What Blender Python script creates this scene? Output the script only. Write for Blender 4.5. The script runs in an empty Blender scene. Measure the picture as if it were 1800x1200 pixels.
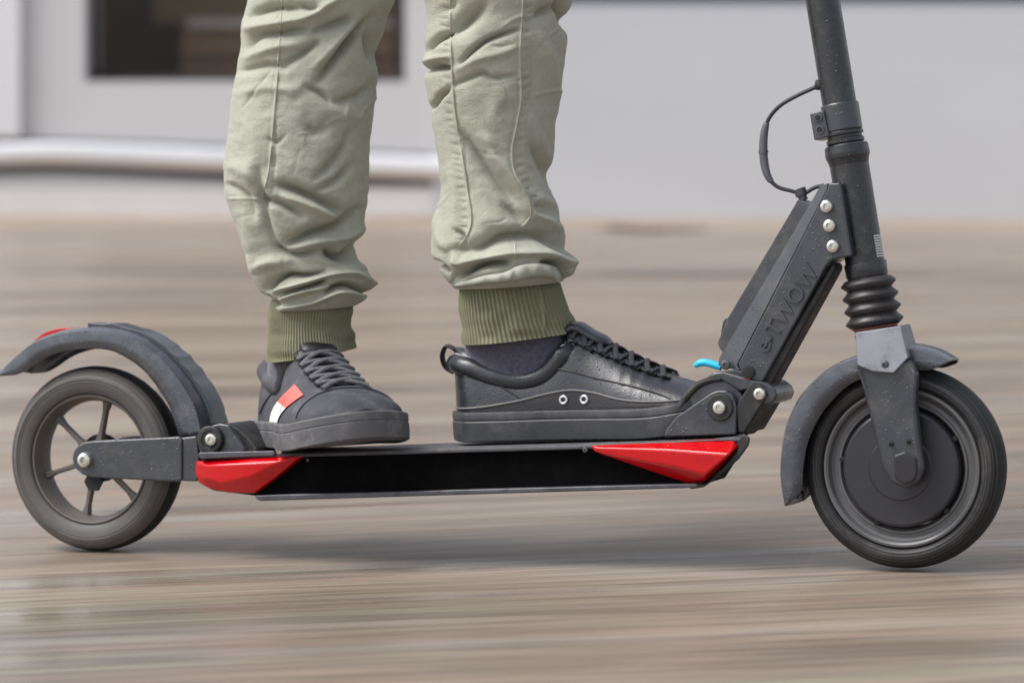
import bpy, bmesh, math, random
import numpy as np
from mathutils import Vector, Matrix
random.seed(7); rng = np.random.default_rng(7)
scene = bpy.context.scene
col = scene.collection

# ------------------------------------------------------------------ camera
FPX = 5544.0                                   # focal length in photograph pixels (1800 wide)
TH, RO, PI_ = math.radians(20.5), math.radians(1.72), math.radians(4.32)
CAM = np.array([1.129, -3.02, .470])
Z = np.array([0, 0, 1.])
F0 = np.array([-math.sin(TH), math.cos(TH), 0]); R0 = np.array([math.cos(TH), math.sin(TH), 0])
FW = F0*math.cos(PI_) - Z*math.sin(PI_); U0 = Z*math.cos(PI_) + F0*math.sin(PI_)
UP = U0*math.cos(RO) + R0*math.sin(RO); RT = R0*math.cos(RO) - U0*math.sin(RO)
cd = bpy.data.cameras.new('camera'); cam = bpy.data.objects.new('camera', cd); col.objects.link(cam)
m = Matrix.Identity(4)
for i in range(3):
    m[i][0], m[i][1], m[i][2], m[i][3] = RT[i], UP[i], -FW[i], CAM[i]
cam.matrix_world = m
cd.sensor_width = 36; cd.lens = 36*FPX/1800; cd.clip_end = 500
cd.dof.use_dof = True; cd.dof.focus_distance = 3.18; cd.dof.aperture_fstop = 5.0
scene.camera = cam

# ------------------------------------------------------------------ world and sun (bright overcast)
SUN_EL, SUN_AZ = 56, -145                      # azimuth of the sun measured from +X, degrees
w = bpy.data.worlds.new('World'); scene.world = w; w.use_nodes = True
nt = w.node_tree; bg = nt.nodes['Background']
sky = nt.nodes.new('ShaderNodeTexSky'); sky.sky_type = 'NISHITA'; sky.sun_disc = False
sky.sun_elevation = math.radians(SUN_EL); sky.sun_rotation = math.radians(90 - SUN_AZ)
sky.dust_density = 3.0
hs = nt.nodes.new('ShaderNodeHueSaturation'); hs.inputs['Saturation'].default_value = .33
nt.links.new(sky.outputs[0], hs.inputs['Color']); nt.links.new(hs.outputs[0], bg.inputs[0])
bg.inputs[1].default_value = .14
sl = bpy.data.lights.new('sun', 'SUN'); sl.energy = 2.0; sl.angle = math.radians(32); sl.color = (1, .97, .93)
so = bpy.data.objects.new('sun', sl); col.objects.link(so)
sd = Vector((math.cos(math.radians(SUN_AZ))*math.cos(math.radians(SUN_EL)),
             math.sin(math.radians(SUN_AZ))*math.cos(math.radians(SUN_EL)), math.sin(math.radians(SUN_EL))))
so.rotation_euler = sd.to_track_quat('Z', 'Y').to_euler(); so.location = sd*8
scene.view_settings.view_transform = 'Standard'; scene.view_settings.look = 'None'
scene.view_settings.exposure = .62; scene.view_settings.gamma = 1

# ------------------------------------------------------------------ pixel -> place helpers
LEAN = -3.0
def rx(a):
    c, s = math.cos(a), math.sin(a); return np.array([[1, 0, 0], [0, c, -s], [0, s, c]])
LM = rx(math.radians(LEAN))
def ray(px, py): return FW + RT*(px-900)/FPX - UP*(py-600)/FPX
def Wl(px, py, y):                              # point of the scooter's own (leaning) frame at lateral offset y
    o = LM.T@CAM; d = LM.T@ray(px, py); t = (y-o[1])/d[1]; return o+d*t
def Wd(px, py, depth): return CAM + ray(px, py)*depth          # world point at a camera depth
def Wy(px, py, y): d = ray(px, py); return CAM + d*((y-CAM[1])/d[1])
def depth_of(P): return float(np.dot(np.asarray(P)-CAM, FW))
def proj(P):
    d = np.asarray(P)-CAM; z = d@FW; return 900+FPX*(d@RT)/z, 600-FPX*(d@UP)/z

# ------------------------------------------------------------------ materials
def M(name, c, rough=.5, metal=0, var=0, vscale=20, bump=0, bscale=200, dirt=None, dirtamt=0, dscale=12, spec=.5, coat=0, stretch=None, sheen=0, drops=0):
    mt = bpy.data.materials.new(name); mt.use_nodes = True; n = mt.node_tree; b = n.nodes['Principled BSDF']
    L = n.links.new
    b.inputs['Roughness'].default_value = rough; b.inputs['Metallic'].default_value = metal
    b.inputs['Specular IOR Level'].default_value = spec; b.inputs['Coat Weight'].default_value = coat
    b.inputs['Coat Roughness'].default_value = .12
    if sheen: b.inputs['Sheen Weight'].default_value = sheen; b.inputs['Sheen Roughness'].default_value = .5
    tc = n.nodes.new('ShaderNodeTexCoord'); mp = n.nodes.new('ShaderNodeMapping'); L(tc.outputs['Object'], mp.inputs[0])
    if stretch: mp.inputs['Scale'].default_value = stretch
    colsock = None
    def noise(s, det=6, ro=.6):
        q = n.nodes.new('ShaderNodeTexNoise'); q.inputs['Scale'].default_value = s; q.inputs['Detail'].default_value = det
        q.inputs['Roughness'].default_value = ro; L(mp.outputs[0], q.inputs['Vector']); return q
    c4 = (*c, 1)
    if var:
        q = noise(vscale); r = n.nodes.new('ShaderNodeMapRange'); L(q.outputs[0], r.inputs[0])
        r.inputs[1].default_value = .25; r.inputs[2].default_value = .75; r.inputs[3].default_value = 1-var; r.inputs[4].default_value = 1+var
        mx = n.nodes.new('ShaderNodeVectorMath'); mx.operation = 'SCALE'; mx.inputs[0].default_value = c; L(r.outputs[0], mx.inputs['Scale'])
        colsock = mx.outputs[0]
        r2 = n.nodes.new('ShaderNodeMapRange'); L(q.outputs[0], r2.inputs[0]); r2.inputs[1].default_value = .3; r2.inputs[2].default_value = .7
        r2.inputs[3].default_value = max(.03, rough-.08); r2.inputs[4].default_value = min(1, rough+.12); L(r2.outputs[0], b.inputs['Roughness'])
    if dirt:
        q = noise(dscale, 10, .72); r = n.nodes.new('ShaderNodeMapRange'); L(q.outputs[0], r.inputs[0])
        r.inputs[1].default_value = .5; r.inputs[2].default_value = .68; r.inputs[4].default_value = dirtamt
        mx = n.nodes.new('ShaderNodeMix'); mx.data_type = 'RGBA'; L(r.outputs[0], mx.inputs[0])
        if colsock: L(colsock, mx.inputs[6])
        else: mx.inputs[6].default_value = c4
        mx.inputs[7].default_value = (*dirt, 1); colsock = mx.outputs[2]
    if colsock: L(colsock, b.inputs['Base Color'])
    else: b.inputs['Base Color'].default_value = c4
    if bump:
        q = noise(bscale, 3); bp = n.nodes.new('ShaderNodeBump'); bp.inputs['Strength'].default_value = min(1, bump)
        bp.inputs['Distance'].default_value = .001*max(1, bump); L(q.outputs[0], bp.inputs['Height']); L(bp.outputs[0], b.inputs['Normal'])
        if drops:                                  # rain droplets standing on the surface
            vo = n.nodes.new('ShaderNodeTexVoronoi'); vo.inputs['Scale'].default_value = 330; vo.inputs['Randomness'].default_value = 1; L(tc.outputs['Object'], vo.inputs['Vector'])
            sel = n.nodes.new('ShaderNodeSeparateColor'); L(vo.outputs['Color'], sel.inputs[0])
            rad = n.nodes.new('ShaderNodeMath'); rad.operation = 'MULTIPLY_ADD'; L(sel.outputs[0], rad.inputs[0]); rad.inputs[1].default_value = -.75; rad.inputs[2].default_value = .42
            su = n.nodes.new('ShaderNodeMath'); su.operation = 'SUBTRACT'; L(rad.outputs[0], su.inputs[0]); L(vo.outputs['Distance'], su.inputs[1])
            mr3 = n.nodes.new('ShaderNodeMapRange'); L(su.outputs[0], mr3.inputs[0]); mr3.inputs[1].default_value = 0; mr3.inputs[2].default_value = .22; mr3.interpolation_type = 'SMOOTHSTEP'
            b2 = n.nodes.new('ShaderNodeBump'); b2.inputs['Strength'].default_value = drops; b2.inputs['Distance'].default_value = .0009; L(mr3.outputs[0], b2.inputs['Height']); L(bp.outputs[0], b2.inputs['Normal']); L(b2.outputs[0], b.inputs['Normal'])
    return mt

DUST = (.21, .19, .165)
MAT = dict(
    paint=M('slate_powder_coat', (.032, .036, .046), .33, .0, .25, 30, .2, 900, DUST, .22, 26, spec=.6, coat=.25, drops=.6),
    paint_lt=M('worn_silver_grey_coat', (.17, .175, .20), .42, .2, .12, 40, .2, 900, (.06, .06, .07), .7, 34),
    tube=M('satin_black_tube', (.014, .015, .019), .28, .0, .3, 60, .12, 1200, (.12, .115, .11), .25, 70, spec=.65, drops=.7),
    black=M('black_rubber', (.016, .016, .018), .6, 0, .3, 50, .3, 600, DUST, .22, 30),
    void=M('black_side', (.0015, .0015, .002), .7, 0, 0, 40, 0, 1, (.02, .02, .02), .15, 60, spec=.06),
    deckgrip=M('grip_deck', (.10, .10, .112), .8, 0, .3, 60, .8, 1500, DUST, .35, 30),
    flange=M('worn_aluminium_edge', (.10, .10, .115), .38, .6, .3, 50, .2, 500, (.04, .04, .045), .7, 40),
    tyre=M('dusty_tyre', (.026, .026, .028), .5, 0, .2, 25, .3, 700, (.17, .155, .14), .35, 18),
    tyre_rear=M('pale_dusty_tyre', (.088, .082, .078), .55, 0, .2, 25, .3, 700, (.17, .155, .14), .4, 18),
    tread=M('black_tread', (.012, .012, .013), .7, 0, .2, 30, .2, 500),
    rim=M('grey_rim', (.12, .12, .125), .45, .2, .15, 30, .1, 500, (.08, .075, .07), .4, 25),
    rim_dark=M('dusty_brown_rim', (.12, .105, .095), .55, .2, .2, 30, .1, 500),
    motor=M('motor_cover', (.030, .030, .037), .36, .2, .12, 30, .1, 700),
    fender=M('grey_plastic_fender', (.042, .047, .063), .24, 0, .3, 35, .2, 500, (.22, .215, .22), .28, 45, spec=.7, coat=.3, drops=.7),
    steel=M('bright_steel', (.62, .6, .55), .22, .9, .15, 200, 0, 1),
    dark=M('dark_recess', (.008, .008, .009), .7),
    red=M('red_reflector', (.50, .0, .004), .16, 0, .15, 60, .06, 700, (.14, .0, .004), .5, 60, spec=.3, coat=.35, drops=.15),
    redmetal=M('rusty_red_ring', (.22, .06, .045), .5, .3, .4, 90),
    blue=M('cyan_plastic', (.02, .50, .78), .35, 0),
    silverlabel=M('silver_barcode', (.45, .45, .46), .3, .5, .3, 150),
    boot=M('bellows_rubber', (.022, .020, .022), .42, 0, .3, 60, .2, 400, DUST, .15, 40),
    cable=M('cable_black', (.018, .019, .024), .35),
    sleeve=M('grey_sleeve', (.085, .09, .105), .4, 0, .2, 80),
    trouser=M('faded_olive_cotton', (.365, .37, .305), .92, 0, .10, 120, 1.0, 650, (.43, .435, .375), .5, 14, spec=.15, sheen=.15),
    cuff=M('olive_rib_knit', (.215, .215, .142), .95, 0, .12, 40, .6, 1600, spec=.1, sheen=.1),
    thread=M('pale_olive_thread', (.40, .41, .33), .9, spec=.1),
    tab=M('pale_cotton_tape', (.37, .375, .32), .9, 0, .15, 90, .8, 900, spec=.1),
    sock=M('navy_grey_wool', (.085, .085, .12), .95, 0, .35, 260, 1.0, 900, spec=.1, sheen=.4),
    skin=M('skin', (.55, .34, .25), .5),
    leather=M('dark_leather', (.021, .023, .031), .30, 0, .2, 28, .3, 500, (.09, .09, .10), .22, 60, spec=.6, drops=.5),
    leather_dk=M('black_leather_panel', (.011, .010, .012), .4, 0, .3, 60, .3, 300),
    canvas=M('dark_grey_canvas', (.052, .054, .066), .7, 0, .3, 60, .9, 900, (.17, .168, .17), .5, 45),
    sole=M('black_rubber_sole', (.036, .038, .044), .42, 0, .3, 26, .3, 500, (.13, .125, .12), .4, 34),
    sole_gr=M('dusty_grey_sole', (.095, .095, .103), .6, 0, .3, 26, .4, 500, (.24, .23, .22), .6, 34),
    piping=M('pale_grey_piping', (.38, .38, .44), .45),
    seamline=M('grey_sole_line', (.16, .15, .145), .5),
    lace=M('black_lace', (.025, .026, .034), .7, 0, .3, 300, .5, 900),
    lace_gr=M('grey_twill_lace', (.11, .11, .125), .8, 0, .6, 500, .8, 1500),
    eyelet=M('pale_eyelet', (.5, .5, .52), .35, .5),
    white=M('white_patch', (.8, .8, .8), .5), redpatch=M('coral_red_patch', (.75, .13, .10), .5),
    liner=M('lining_grey', (.10, .10, .12), .8),
)

# ------------------------------------------------------------------ object helpers
def finish(me, mat, sharp=35):
    if not isinstance(mat, (list, tuple)): mat = [mat]
    for k in mat: me.materials.append(k)
    for p in me.polygons: p.use_smooth = True
    me.set_sharp_from_angle(angle=math.radians(sharp))
def obj(name, vf, mat, parent=None, bevel=0, sharp=35, sub=0, solid=0, recalc=True, seg=2, fmat=None):
    me = bpy.data.meshes.new(name); V, Fc = vf
    me.from_pydata([tuple(map(float, v)) for v in V], [], [tuple(int(i) for i in f) for f in Fc]); me.update()
    if recalc:
        bm = bmesh.new(); bm.from_mesh(me)
        bmesh.ops.recalc_face_normals(bm, faces=bm.faces); bm.to_mesh(me); bm.free()
    finish(me, mat, sharp)
    if fmat is not None:
        for p, k in zip(me.polygons, fmat): p.material_index = k
    o = bpy.data.objects.new(name, me); col.objects.link(o)
    if parent: o.parent = parent
    if solid:
        s = o.modifiers.new('solid', 'SOLIDIFY'); s.thickness = solid; s.offset = 0
    if bevel:
        b = o.modifiers.new('bevel', 'BEVEL'); b.width = bevel; b.segments = seg; b.limit_method = 'ANGLE'; b.angle_limit = math.radians(25)
        b.harden_normals = True
    if sub:
        s = o.modifiers.new('sub', 'SUBSURF'); s.levels = sub; s.render_levels = sub
    return o
def empty(name, label, cat, loc=(0, 0, 0), group=None):
    o = bpy.data.objects.new(name, None); col.objects.link(o); o.location = loc
    o['label'] = label; o['category'] = cat
    if group: o['group'] = group
    return o
def join(*vfs):
    V, Fc = [], []
    for v, f in vfs:
        k = len(V); V += list(v); Fc += [tuple(i+k for i in q) for q in f]
    return V, Fc
def prism(poly, y0, y1, w=Wl):
    """poly of (px, py[, y]) seen at its near plane, pushed through to y1"""
    n = len(poly); a = [w(p[0], p[1], p[2] if len(p) > 2 else y0) for p in poly]
    b = [np.array([q[0], y1, q[2]]) for q in a]
    return a+b, [tuple(range(n)), tuple(range(2*n-1, n-1, -1))]+[(i, (i+1) % n, n+(i+1) % n, n+i) for i in range(n)]
def mirrored(vf):                                # far-side twin of a near-side plate (scooter frame)
    V, Fc = vf; return [np.array([v[0], -v[1], v[2]]) for v in V], [tuple(reversed(f)) for f in Fc]
def lathe(profile, c, ax=(0, -1, 0), seg=96, closed=False):
    """profile of (r, s): radius and distance along axis from c"""
    ax = np.array(ax, float); ax /= np.linalg.norm(ax)
    e1 = np.cross(ax, [0, 0, 1.] if abs(ax[2]) < .9 else [1., 0, 0]); e1 /= np.linalg.norm(e1); e2 = np.cross(ax, e1)
    c = np.array(c, float); V, Fc = [], []
    for r, s in profile:
        for k in range(seg):
            a = 2*math.pi*k/seg; V.append(c+ax*s+(e1*math.cos(a)+e2*math.sin(a))*max(r, 1e-5))
    n = len(profile)
    for i in range(n if closed else n-1):
        j = (i+1) % n
        for k in range(seg):
            l = (k+1) % seg; Fc.append((i*seg+k, i*seg+l, j*seg+l, j*seg+k))
    if not closed:
        Fc.append(tuple(range(seg))); Fc.append(tuple((n-1)*seg+k for k in range(seg-1, -1, -1)))
    return V, Fc
def spline(pts, n):
    P = np.array(pts, float); m_ = len(P)
    if m_ == 2: return [P[0]+(P[1]-P[0])*t for t in np.linspace(0, 1, n)]
    ts = np.linspace(0, m_-1, n); out = []
    for t in ts:
        i = min(int(t), m_-2); u = t-i
        p0 = P[max(i-1, 0)]; p1 = P[i]; p2 = P[i+1]; p3 = P[min(i+2, m_-1)]
        out.append(.5*((2*p1)+(-p0+p2)*u+(2*p0-5*p1+4*p2-p3)*u*u+(-p0+3*p1-3*p2+p3)*u**3))
    return out
def tube(path, rad, seg=10, flat=1.0, closed=False, up=None):
    P = [np.array(p, float) for p in path]; n = len(P); V, Fc = [], []
    rad = rad if hasattr(rad, '__len__') else [rad]*n
    nrm = None
    for i in range(n):
        t = P[(i+1) % n]-P[i-1] if closed else P[min(i+1, n-1)]-P[max(i-1, 0)]
        t /= (np.linalg.norm(t)+1e-12)
        if up is not None: nrm = np.cross(t, up)
        elif nrm is None: nrm = np.cross(t, [0, 0, 1.]) if abs(t[2]) < .9 else np.cross(t, [1., 0, 0])
        nrm = nrm-t*np.dot(nrm, t); nrm /= np.linalg.norm(nrm)+1e-12; bn = np.cross(t, nrm)
        for k in range(seg):
            a = 2*math.pi*k/seg; V.append(P[i]+(nrm*math.cos(a)+bn*math.sin(a)*flat)*rad[i])
    for i in range(n if closed else n-1):
        for k in range(seg):
            l = (k+1) % seg; j = (i+1) % n; Fc.append((i*seg+k, i*seg+l, j*seg+l, j*seg+k))
    if not closed: Fc += [tuple(range(seg)), tuple((n-1)*seg+k for k in range(seg-1, -1, -1))]
    return V, Fc
def bolt(px, py, y, rpx, parent, name='bolt', h=.004, w=Wl, mat='steel'):
    c = w(px, py, y); r = rpx/FPX*depth_of(LM@c)
    b = obj(name, lathe([(r, 0), (r, h*.35), (r*.86, h*.8), (r*.55, h), (r*.42, h), (r*.36, h*.45), (0, h*.45)], c, seg=28), MAT[mat], parent, sharp=40)
    return b

# ================================================================== SETTING
# ground: one sheet, falling gently to the right behind the scooter as the street does
def build_ground():
    xs = np.concatenate([np.linspace(-60, -5, 20), np.linspace(-4.5, 5, 60), np.linspace(6, 60, 20)])
    ys = np.concatenate([np.linspace(-20, -4, 10), np.linspace(-3.5, 18, 110), np.linspace(20, 90, 16)])
    V = []
    for d in ys:
        s = min(1, max(0, (d-.6)/6)); s = s*s*(3-2*s)
        for x in xs:
            P = R0*x+F0*d; P = np.array([P[0], P[1], -.0355*s*max(-7, min(7, x))]); V.append(P)
    nx = len(xs)
    Fc = [(j*nx+i, j*nx+i+1, (j+1)*nx+i+1, (j+1)*nx+i) for j in range(len(ys)-1) for i in range(nx-1)]
    mt = bpy.data.materials.new('worn_streaked_paving'); mt.use_nodes = True; n = mt.node_tree; b = n.nodes['Principled BSDF']; L = n.links.new
    tc = n.nodes.new('ShaderNodeTexCoord')
    mp0 = n.nodes.new('ShaderNodeMapping'); mp0.inputs['Rotation'].default_value = (0, 0, -math.radians(20.5+4)); L(tc.outputs['Object'], mp0.inputs[0])
    def nz(sx, sy, det=4, ro=.6, off=0):
        mp = n.nodes.new('ShaderNodeMapping'); mp.inputs['Scale'].default_value = (sx, sy, 1); mp.inputs['Location'].default_value = (off, off*1.7, 0)
        L(mp0.outputs[0], mp.inputs[0]); q = n.nodes.new('ShaderNodeTexNoise'); q.inputs['Scale'].default_value = 1
        q.inputs['Detail'].default_value = det; q.inputs['Roughness'].default_value = ro; L(mp.outputs[0], q.inputs['Vector']); return q.outputs[0]
    def ramp(sock, stops):
        r = n.nodes.new('ShaderNodeValToRGB'); L(sock, r.inputs[0]); e = r.color_ramp.elements
        e[0].position, e[0].color = stops[0][0], (*stops[0][1], 1); e[1].position, e[1].color = stops[-1][0], (*stops[-1][1], 1)
        for p, c in stops[1:-1]: k = e.new(p); k.color = (*c, 1)
        return r.outputs[0]
    def mixc(fac, a, c, mode='MIX'):
        x = n.nodes.new('ShaderNodeMix'); x.data_type = 'RGBA'; x.blend_type = mode
        if isinstance(fac, float): x.inputs[0].default_value = fac
        else: L(fac, x.inputs[0])
        for s_, v in ((6, a), (7, c)):
            if isinstance(v, tuple): x.inputs[s_].default_value = (*v, 1)
            else: L(v, x.inputs[s_])
        return x.outputs[2]
    base = ramp(nz(.8, 4.2, 4, .6), [(.3, (.130, .106, .087)), (.46, (.205, .163, .127)), (.6, (.255, .208, .163)), (.74, (.26, .235, .205))])
    # pinkish, greenish and bluish patches drawn out along the direction of travel
    base = mixc(ramp(nz(1.1, 16, 3, .5, 11), [(.56, (0, 0, 0)), (.70, (.6, .6, .6))]), base, (.28, .195, .15))
    base = mixc(ramp(nz(1.0, 14, 3, .5, 31), [(.56, (0, 0, 0)), (.70, (.45, .45, .45))]), base, (.26, .26, .185))
    base = mixc(ramp(nz(.6, 9, 3, .5, 51), [(.54, (0, 0, 0)), (.72, (.5, .5, .5))]), base, (.215, .215, .215))
    fine = ramp(nz(3.2, 80, 5, .62, 3), [(.33, (.66, .64, .63)), (.5, (1, 1, 1)), (.68, (1.32, 1.32, 1.32))])
    base = mixc(1.0, base, fine, 'MULTIPLY')
    mid = ramp(nz(1.5, 20, 4, .6, 23), [(.34, (.86, .85, .84)), (.5, (1, 1, 1)), (.66, (1.08, 1.08, 1.08))])
    base = mixc(1.0, base, mid, 'MULTIPLY')
    # paving bands across the street near the far wall, by distance
    sp = n.nodes.new('ShaderNodeSeparateXYZ'); mpd = n.nodes.new('ShaderNodeMapping'); mpd.inputs['Rotation'].default_value = (0, 0, -math.radians(20.5)); L(tc.outputs['Object'], mpd.inputs[0]); L(mpd.outputs[0], sp.inputs[0])
    mr = n.nodes.new('ShaderNodeMapRange'); L(sp.outputs['Y'], mr.inputs[0]); mr.inputs[1].default_value = 0; mr.inputs[2].default_value = 10.4
    wob = n.nodes.new('ShaderNodeMath'); wob.operation = 'MULTIPLY_ADD'; L(nz(.5, .8, 3, .5, 5), wob.inputs[0]); wob.inputs[1].default_value = .10; L(mr.outputs[0], wob.inputs[2])
    bands = ramp(wob.outputs[0], [(0, (1, 1, 1)), (.25, (1, 1, 1)), (.40, (1.08, 1.07, 1.06)), (.54, (1.02, 1.02, 1.04)), (.575, (.84, .83, .83)), (.62, (1.12, 1.13, 1.15)), (.80, (1.08, 1.08, 1.10)), (.875, (1.14, 1.13, 1.12)), (.905, (1.5, 1.52, 1.56)), (.945, (1.38, 1.24, 1.08)), (1, (1.5, 1.26, 1.05))])
    base = mixc(1.0, base, bands, 'MULTIPLY')
    L(base, b.inputs['Base Color'])
    rr = n.nodes.new('ShaderNodeMapRange'); L(nz(.5, 6, 4, .6, 77), rr.inputs[0]); rr.inputs[1].default_value = .35; rr.inputs[2].default_value = .65
    rr.inputs[3].default_value = .16; rr.inputs[4].default_value = .6; L(rr.outputs[0], b.inputs['Roughness'])
    b.inputs['Specular IOR Level'].default_value = .4
    g = obj('ground', (V, Fc), mt, recalc=False); g['kind'] = 'structure'
    return g
build_ground()
def gz(x, d):
    s = min(1, max(0, (d-.6)/6)); s = s*s*(3-2*s); return -.0355*s*max(-7, min(7, x))
# dark stains lying flat on the paving
def stain(name, pxy, rxp, ryp, label, matc, lift=.004):
    # flat irregular patch, located on the ground by depth and across
    px, py = pxy
    d = ray(px, py); t = 3.0
    for _ in range(60):
        P = CAM+d*t; x, dd = P@R0, P@F0
        t += (P[2]-gz(x, dd))/max(1e-3, -d[2])*.6
    P = CAM+d*t; V = []; N = 40
    x0, d0 = P@R0, P@F0; sx = rxp/FPX*t; sy = ryp/(FPX*.45/t/t)
    for k in range(N):
        a = 2*math.pi*k/N; q = 1+.25*math.sin(3*a+1)+.12*math.sin(7*a)
        x, dd = x0+sx*q*math.cos(a), d0+sy*q*math.sin(a)
        V.append(R0*x+F0*dd+Z*(gz(x, dd)+lift))
    V.append(R0*x0+F0*d0+Z*(gz(x0, d0)+lift)); Fc = [(k, (k+1) % N, N) for k in range(N)]
    o = obj(name, (V, Fc), matc, recalc=False); o['kind'] = 'structure'; return o
leaf = M('wet_brown_stain', (.10, .075, .062), .7, 0, .35, 6)
stain('ground_stain', (1140, 404), 85, 5, '', leaf)
greyst = M('grey_stain', (.17, .155, .15), .7, 0, .3, 6)
stain('ground_stain', (1290, 481), 280, 3.0, '', greyst)

# ---- the facades, on planes facing the street ~12 m behind
WD = 13.0
wallmat = M('pale_grey_render', (.56, .56, .575), .7, 0, .05, 1.2, .3, 30, spec=.3, stretch=(.3, 1, 1))
wallmat_r = M('blue_grey_panel', (.54, .555, .585), .5, 0, .09, .8, .2, 20, spec=.3, stretch=(.2, 1, 1))
def slab(px0, py0, px1, py1, d0, d1):
    """box whose face fills the given span at depth d0, reaching back to depth d1"""
    s = d0
    q = [Wd(px0, py0, s), Wd(px1, py0, s), Wd(px1, py1, s), Wd(px0, py1, s)]
    back = F0*(d1-d0); V = q+[p+back for p in q]
    return V, [(0, 1, 2, 3), (7, 6, 5, 4), (0, 4, 5, 1), (1, 5, 6, 2), (2, 6, 7, 3), (3, 7, 4, 0)]
base = Wd(300, 372, WD)
bl = empty('building', 'pale grey building front with a dark brown window, left of the rear leg', 'building', base)
def P_rel(vf, o): V, Fc = vf; L_ = np.array(o.location); return [v-L_ for v in V], Fc
def bobj(name, vf, mat, par, **k): return obj(name, P_rel(vf, ROOTOF[par]), mat, par, **k)
ROOTOF = {bl: bl}
WT = -900
wl = bobj('wall', join(slab(-1400, WT, 148, 143, WD, WD+.5), slab(-1400, 143, 760, 420, WD, WD+.5), slab(712, WT, 760, 143, WD, WD+.5), slab(148, WT, 712, WT+120, WD, WD+.5)), wallmat, bl)
pane_mat = M('dark_shop_glass', (.03, .02, .013), .12, 0, .5, 2, 0, 1)
pane = bpy.data.materials.new('shop_glass'); pane.use_nodes = True
pb = pane.node_tree.nodes['Principled BSDF']; pb.inputs['Base Color'].default_value = (1, 1, 1, 1); pb.inputs['Roughness'].default_value = .02
pb.inputs['Transmission Weight'].default_value = 1; pb.inputs['IOR'].default_value = 1.12
win = bobj('window', join(slab(148, WT+120, 168, 143, WD+.16, WD+.22), slab(692, WT+120, 712, 143, WD+.16, WD+.22), slab(168, 128, 692, 143, WD+.16, WD+.22)), M('dark_window_frame', (.012, .008, .006), .5), bl)
pn = obj('pane', P_rel(slab(168, WT+120, 692, 128, WD+.18, WD+.186), bl), pane, win)
sill = obj('sill', P_rel(slab(149, 143.3, 711, 147, WD+.002, WD+.15), bl), M('pale_sill', (.52, .52, .50), .6), win, bevel=.004)
bobj('pilaster', slab(-60, WT, 34, 240, WD-.05, WD-.001), M('pale_pilaster', (.66, .66, .69), .7, 0, .06, 1.5), bl)
bobj('skirting_band', slab(-1400, 330, 760, 380, WD-.018, WD-.001), M('pale_skirting', (.68, .68, .68), .7, 0, .08, 1.5), bl)
# what can be seen inside the shop window: a dark wooden interior
im = M('dark_interior', (.02, .012, .008), .8, 0, .4, 1)
inter = bobj('window_interior', join(slab(100, WT, 800, 230, WD+1.5, WD+1.55), slab(60, 143, 780, 190, WD+.5, WD+1.5)), im, bl)
brown = M('brown_timber_shelf', (.20, .135, .085), .7, 0, .5, 2, stretch=(.3, 1, 4))
brown = M('brown_timber_panel', (.17, .11, .065), .7, 0, .5, 1.2, stretch=(.3, 1, 1.5))
bobj('timber_panel', slab(320, 40, 720, 146, WD+.50, WD+.75), brown, bl)
bobj('timber_panel', slab(270, -120, 720, 40, WD+.62, WD+.80), M('olive_timber_panel', (.11, .08, .045), .7, 0, .5, 1.2, stretch=(.3, 1, 1.5)), bl)
bobj('dark_strip', slab(330, 100, 720, 110, WD+.485, WD+.499), M('dark_brown_strip', (.06, .04, .03), .8), bl)  # darker strip across the timber panel
sh2 = bobj('shelf_edge', slab(330, 34, 720, 48, WD+.45, WD+.68), M('pale_shelf_edge', (.28, .25, .23), .6), bl)

br = empty('garden_wall', 'smooth blue-grey panel wall under a dark band, right of the legs behind the scooter stem', 'wall', Wd(1300, 380, WD))
ROOTOF[br] = br
bobj('panel', slab(760, 14, 3600, 470, WD-.02, WD+.4), wallmat_r, br)
bobj('dark_band', slab(760, WT, 3600, 4, WD+.06, WD+.4), M('dark_upper_band', (.055, .055, .065), .5, 0, .2, 1), br)
bobj('ledge', slab(760, 4, 3600, 14, WD-.0, WD+.4), M('grey_ledge', (.30, .31, .34), .5), br)
# silver rail with its brackets
def rail_pts(off=0): return [Wd(x, y+off, WD-.034) for x, y in ((-700, 300), (-200, 278), (0, 271), (130, 270), (400, 281), (650, 291), (810, 298))]
railr = empty('handrail', 'thick polished silver rail along the pale wall, ending behind the front leg', 'rail', Wd(300, 372, WD-.034))
ROOTOF[railr] = railr
rp = spline(rail_pts(), 60)
bobj('pipe', tube(rp, 10.5/FPX*WD, 28, flat=1.85), M('brushed_silver', (.80, .81, .84), .34, .6, .06, 3, .05, 50, stretch=(.1, 1, 1)), railr)
def shade_strip():  # dark strip on the wall, painting the rail's shadow line above and below it
    V_, F_ = [], []
    for p in rp:
        for dz in (.058, -.084): V_.append(p+F0*.020+UP*dz)
        for dz in (-.084, .058): V_.append(p+F0*.031+UP*dz)
    F_ = [(4*i+k, 4*i+(k+1) % 4, 4*i+4+(k+1) % 4, 4*i+4+k) for i in range(len(rp)-1) for k in range(4)]+[(0, 1, 2, 3), tuple(4*(len(rp)-1)+k for k in (3, 2, 1, 0))]
    return V_, F_
bobj('rail_shade_strip', shade_strip(), M('painted_rail_shade', (.045, .045, .06), .6), railr)
for x, y in ((-300, 282), (60, 267), (420, 279), (745, 296)):
    c = Wd(x, y, WD-.034); bobj('bracket', tube([c+F0*.0, c+F0*.030], .02, 10), MAT['tube'], railr)

# ================================================================== SCOOTER
SC = empty('electric_scooter', 'slate grey folding electric scooter with red corner reflectors, rider standing on its deck', 'scooter')
SC.rotation_euler = (math.radians(LEAN), 0, 0)
def S(name, vf, mat, parent=SC, **k): return obj(name, vf, MAT[mat] if isinstance(mat, str) else mat, parent, **k)

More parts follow.
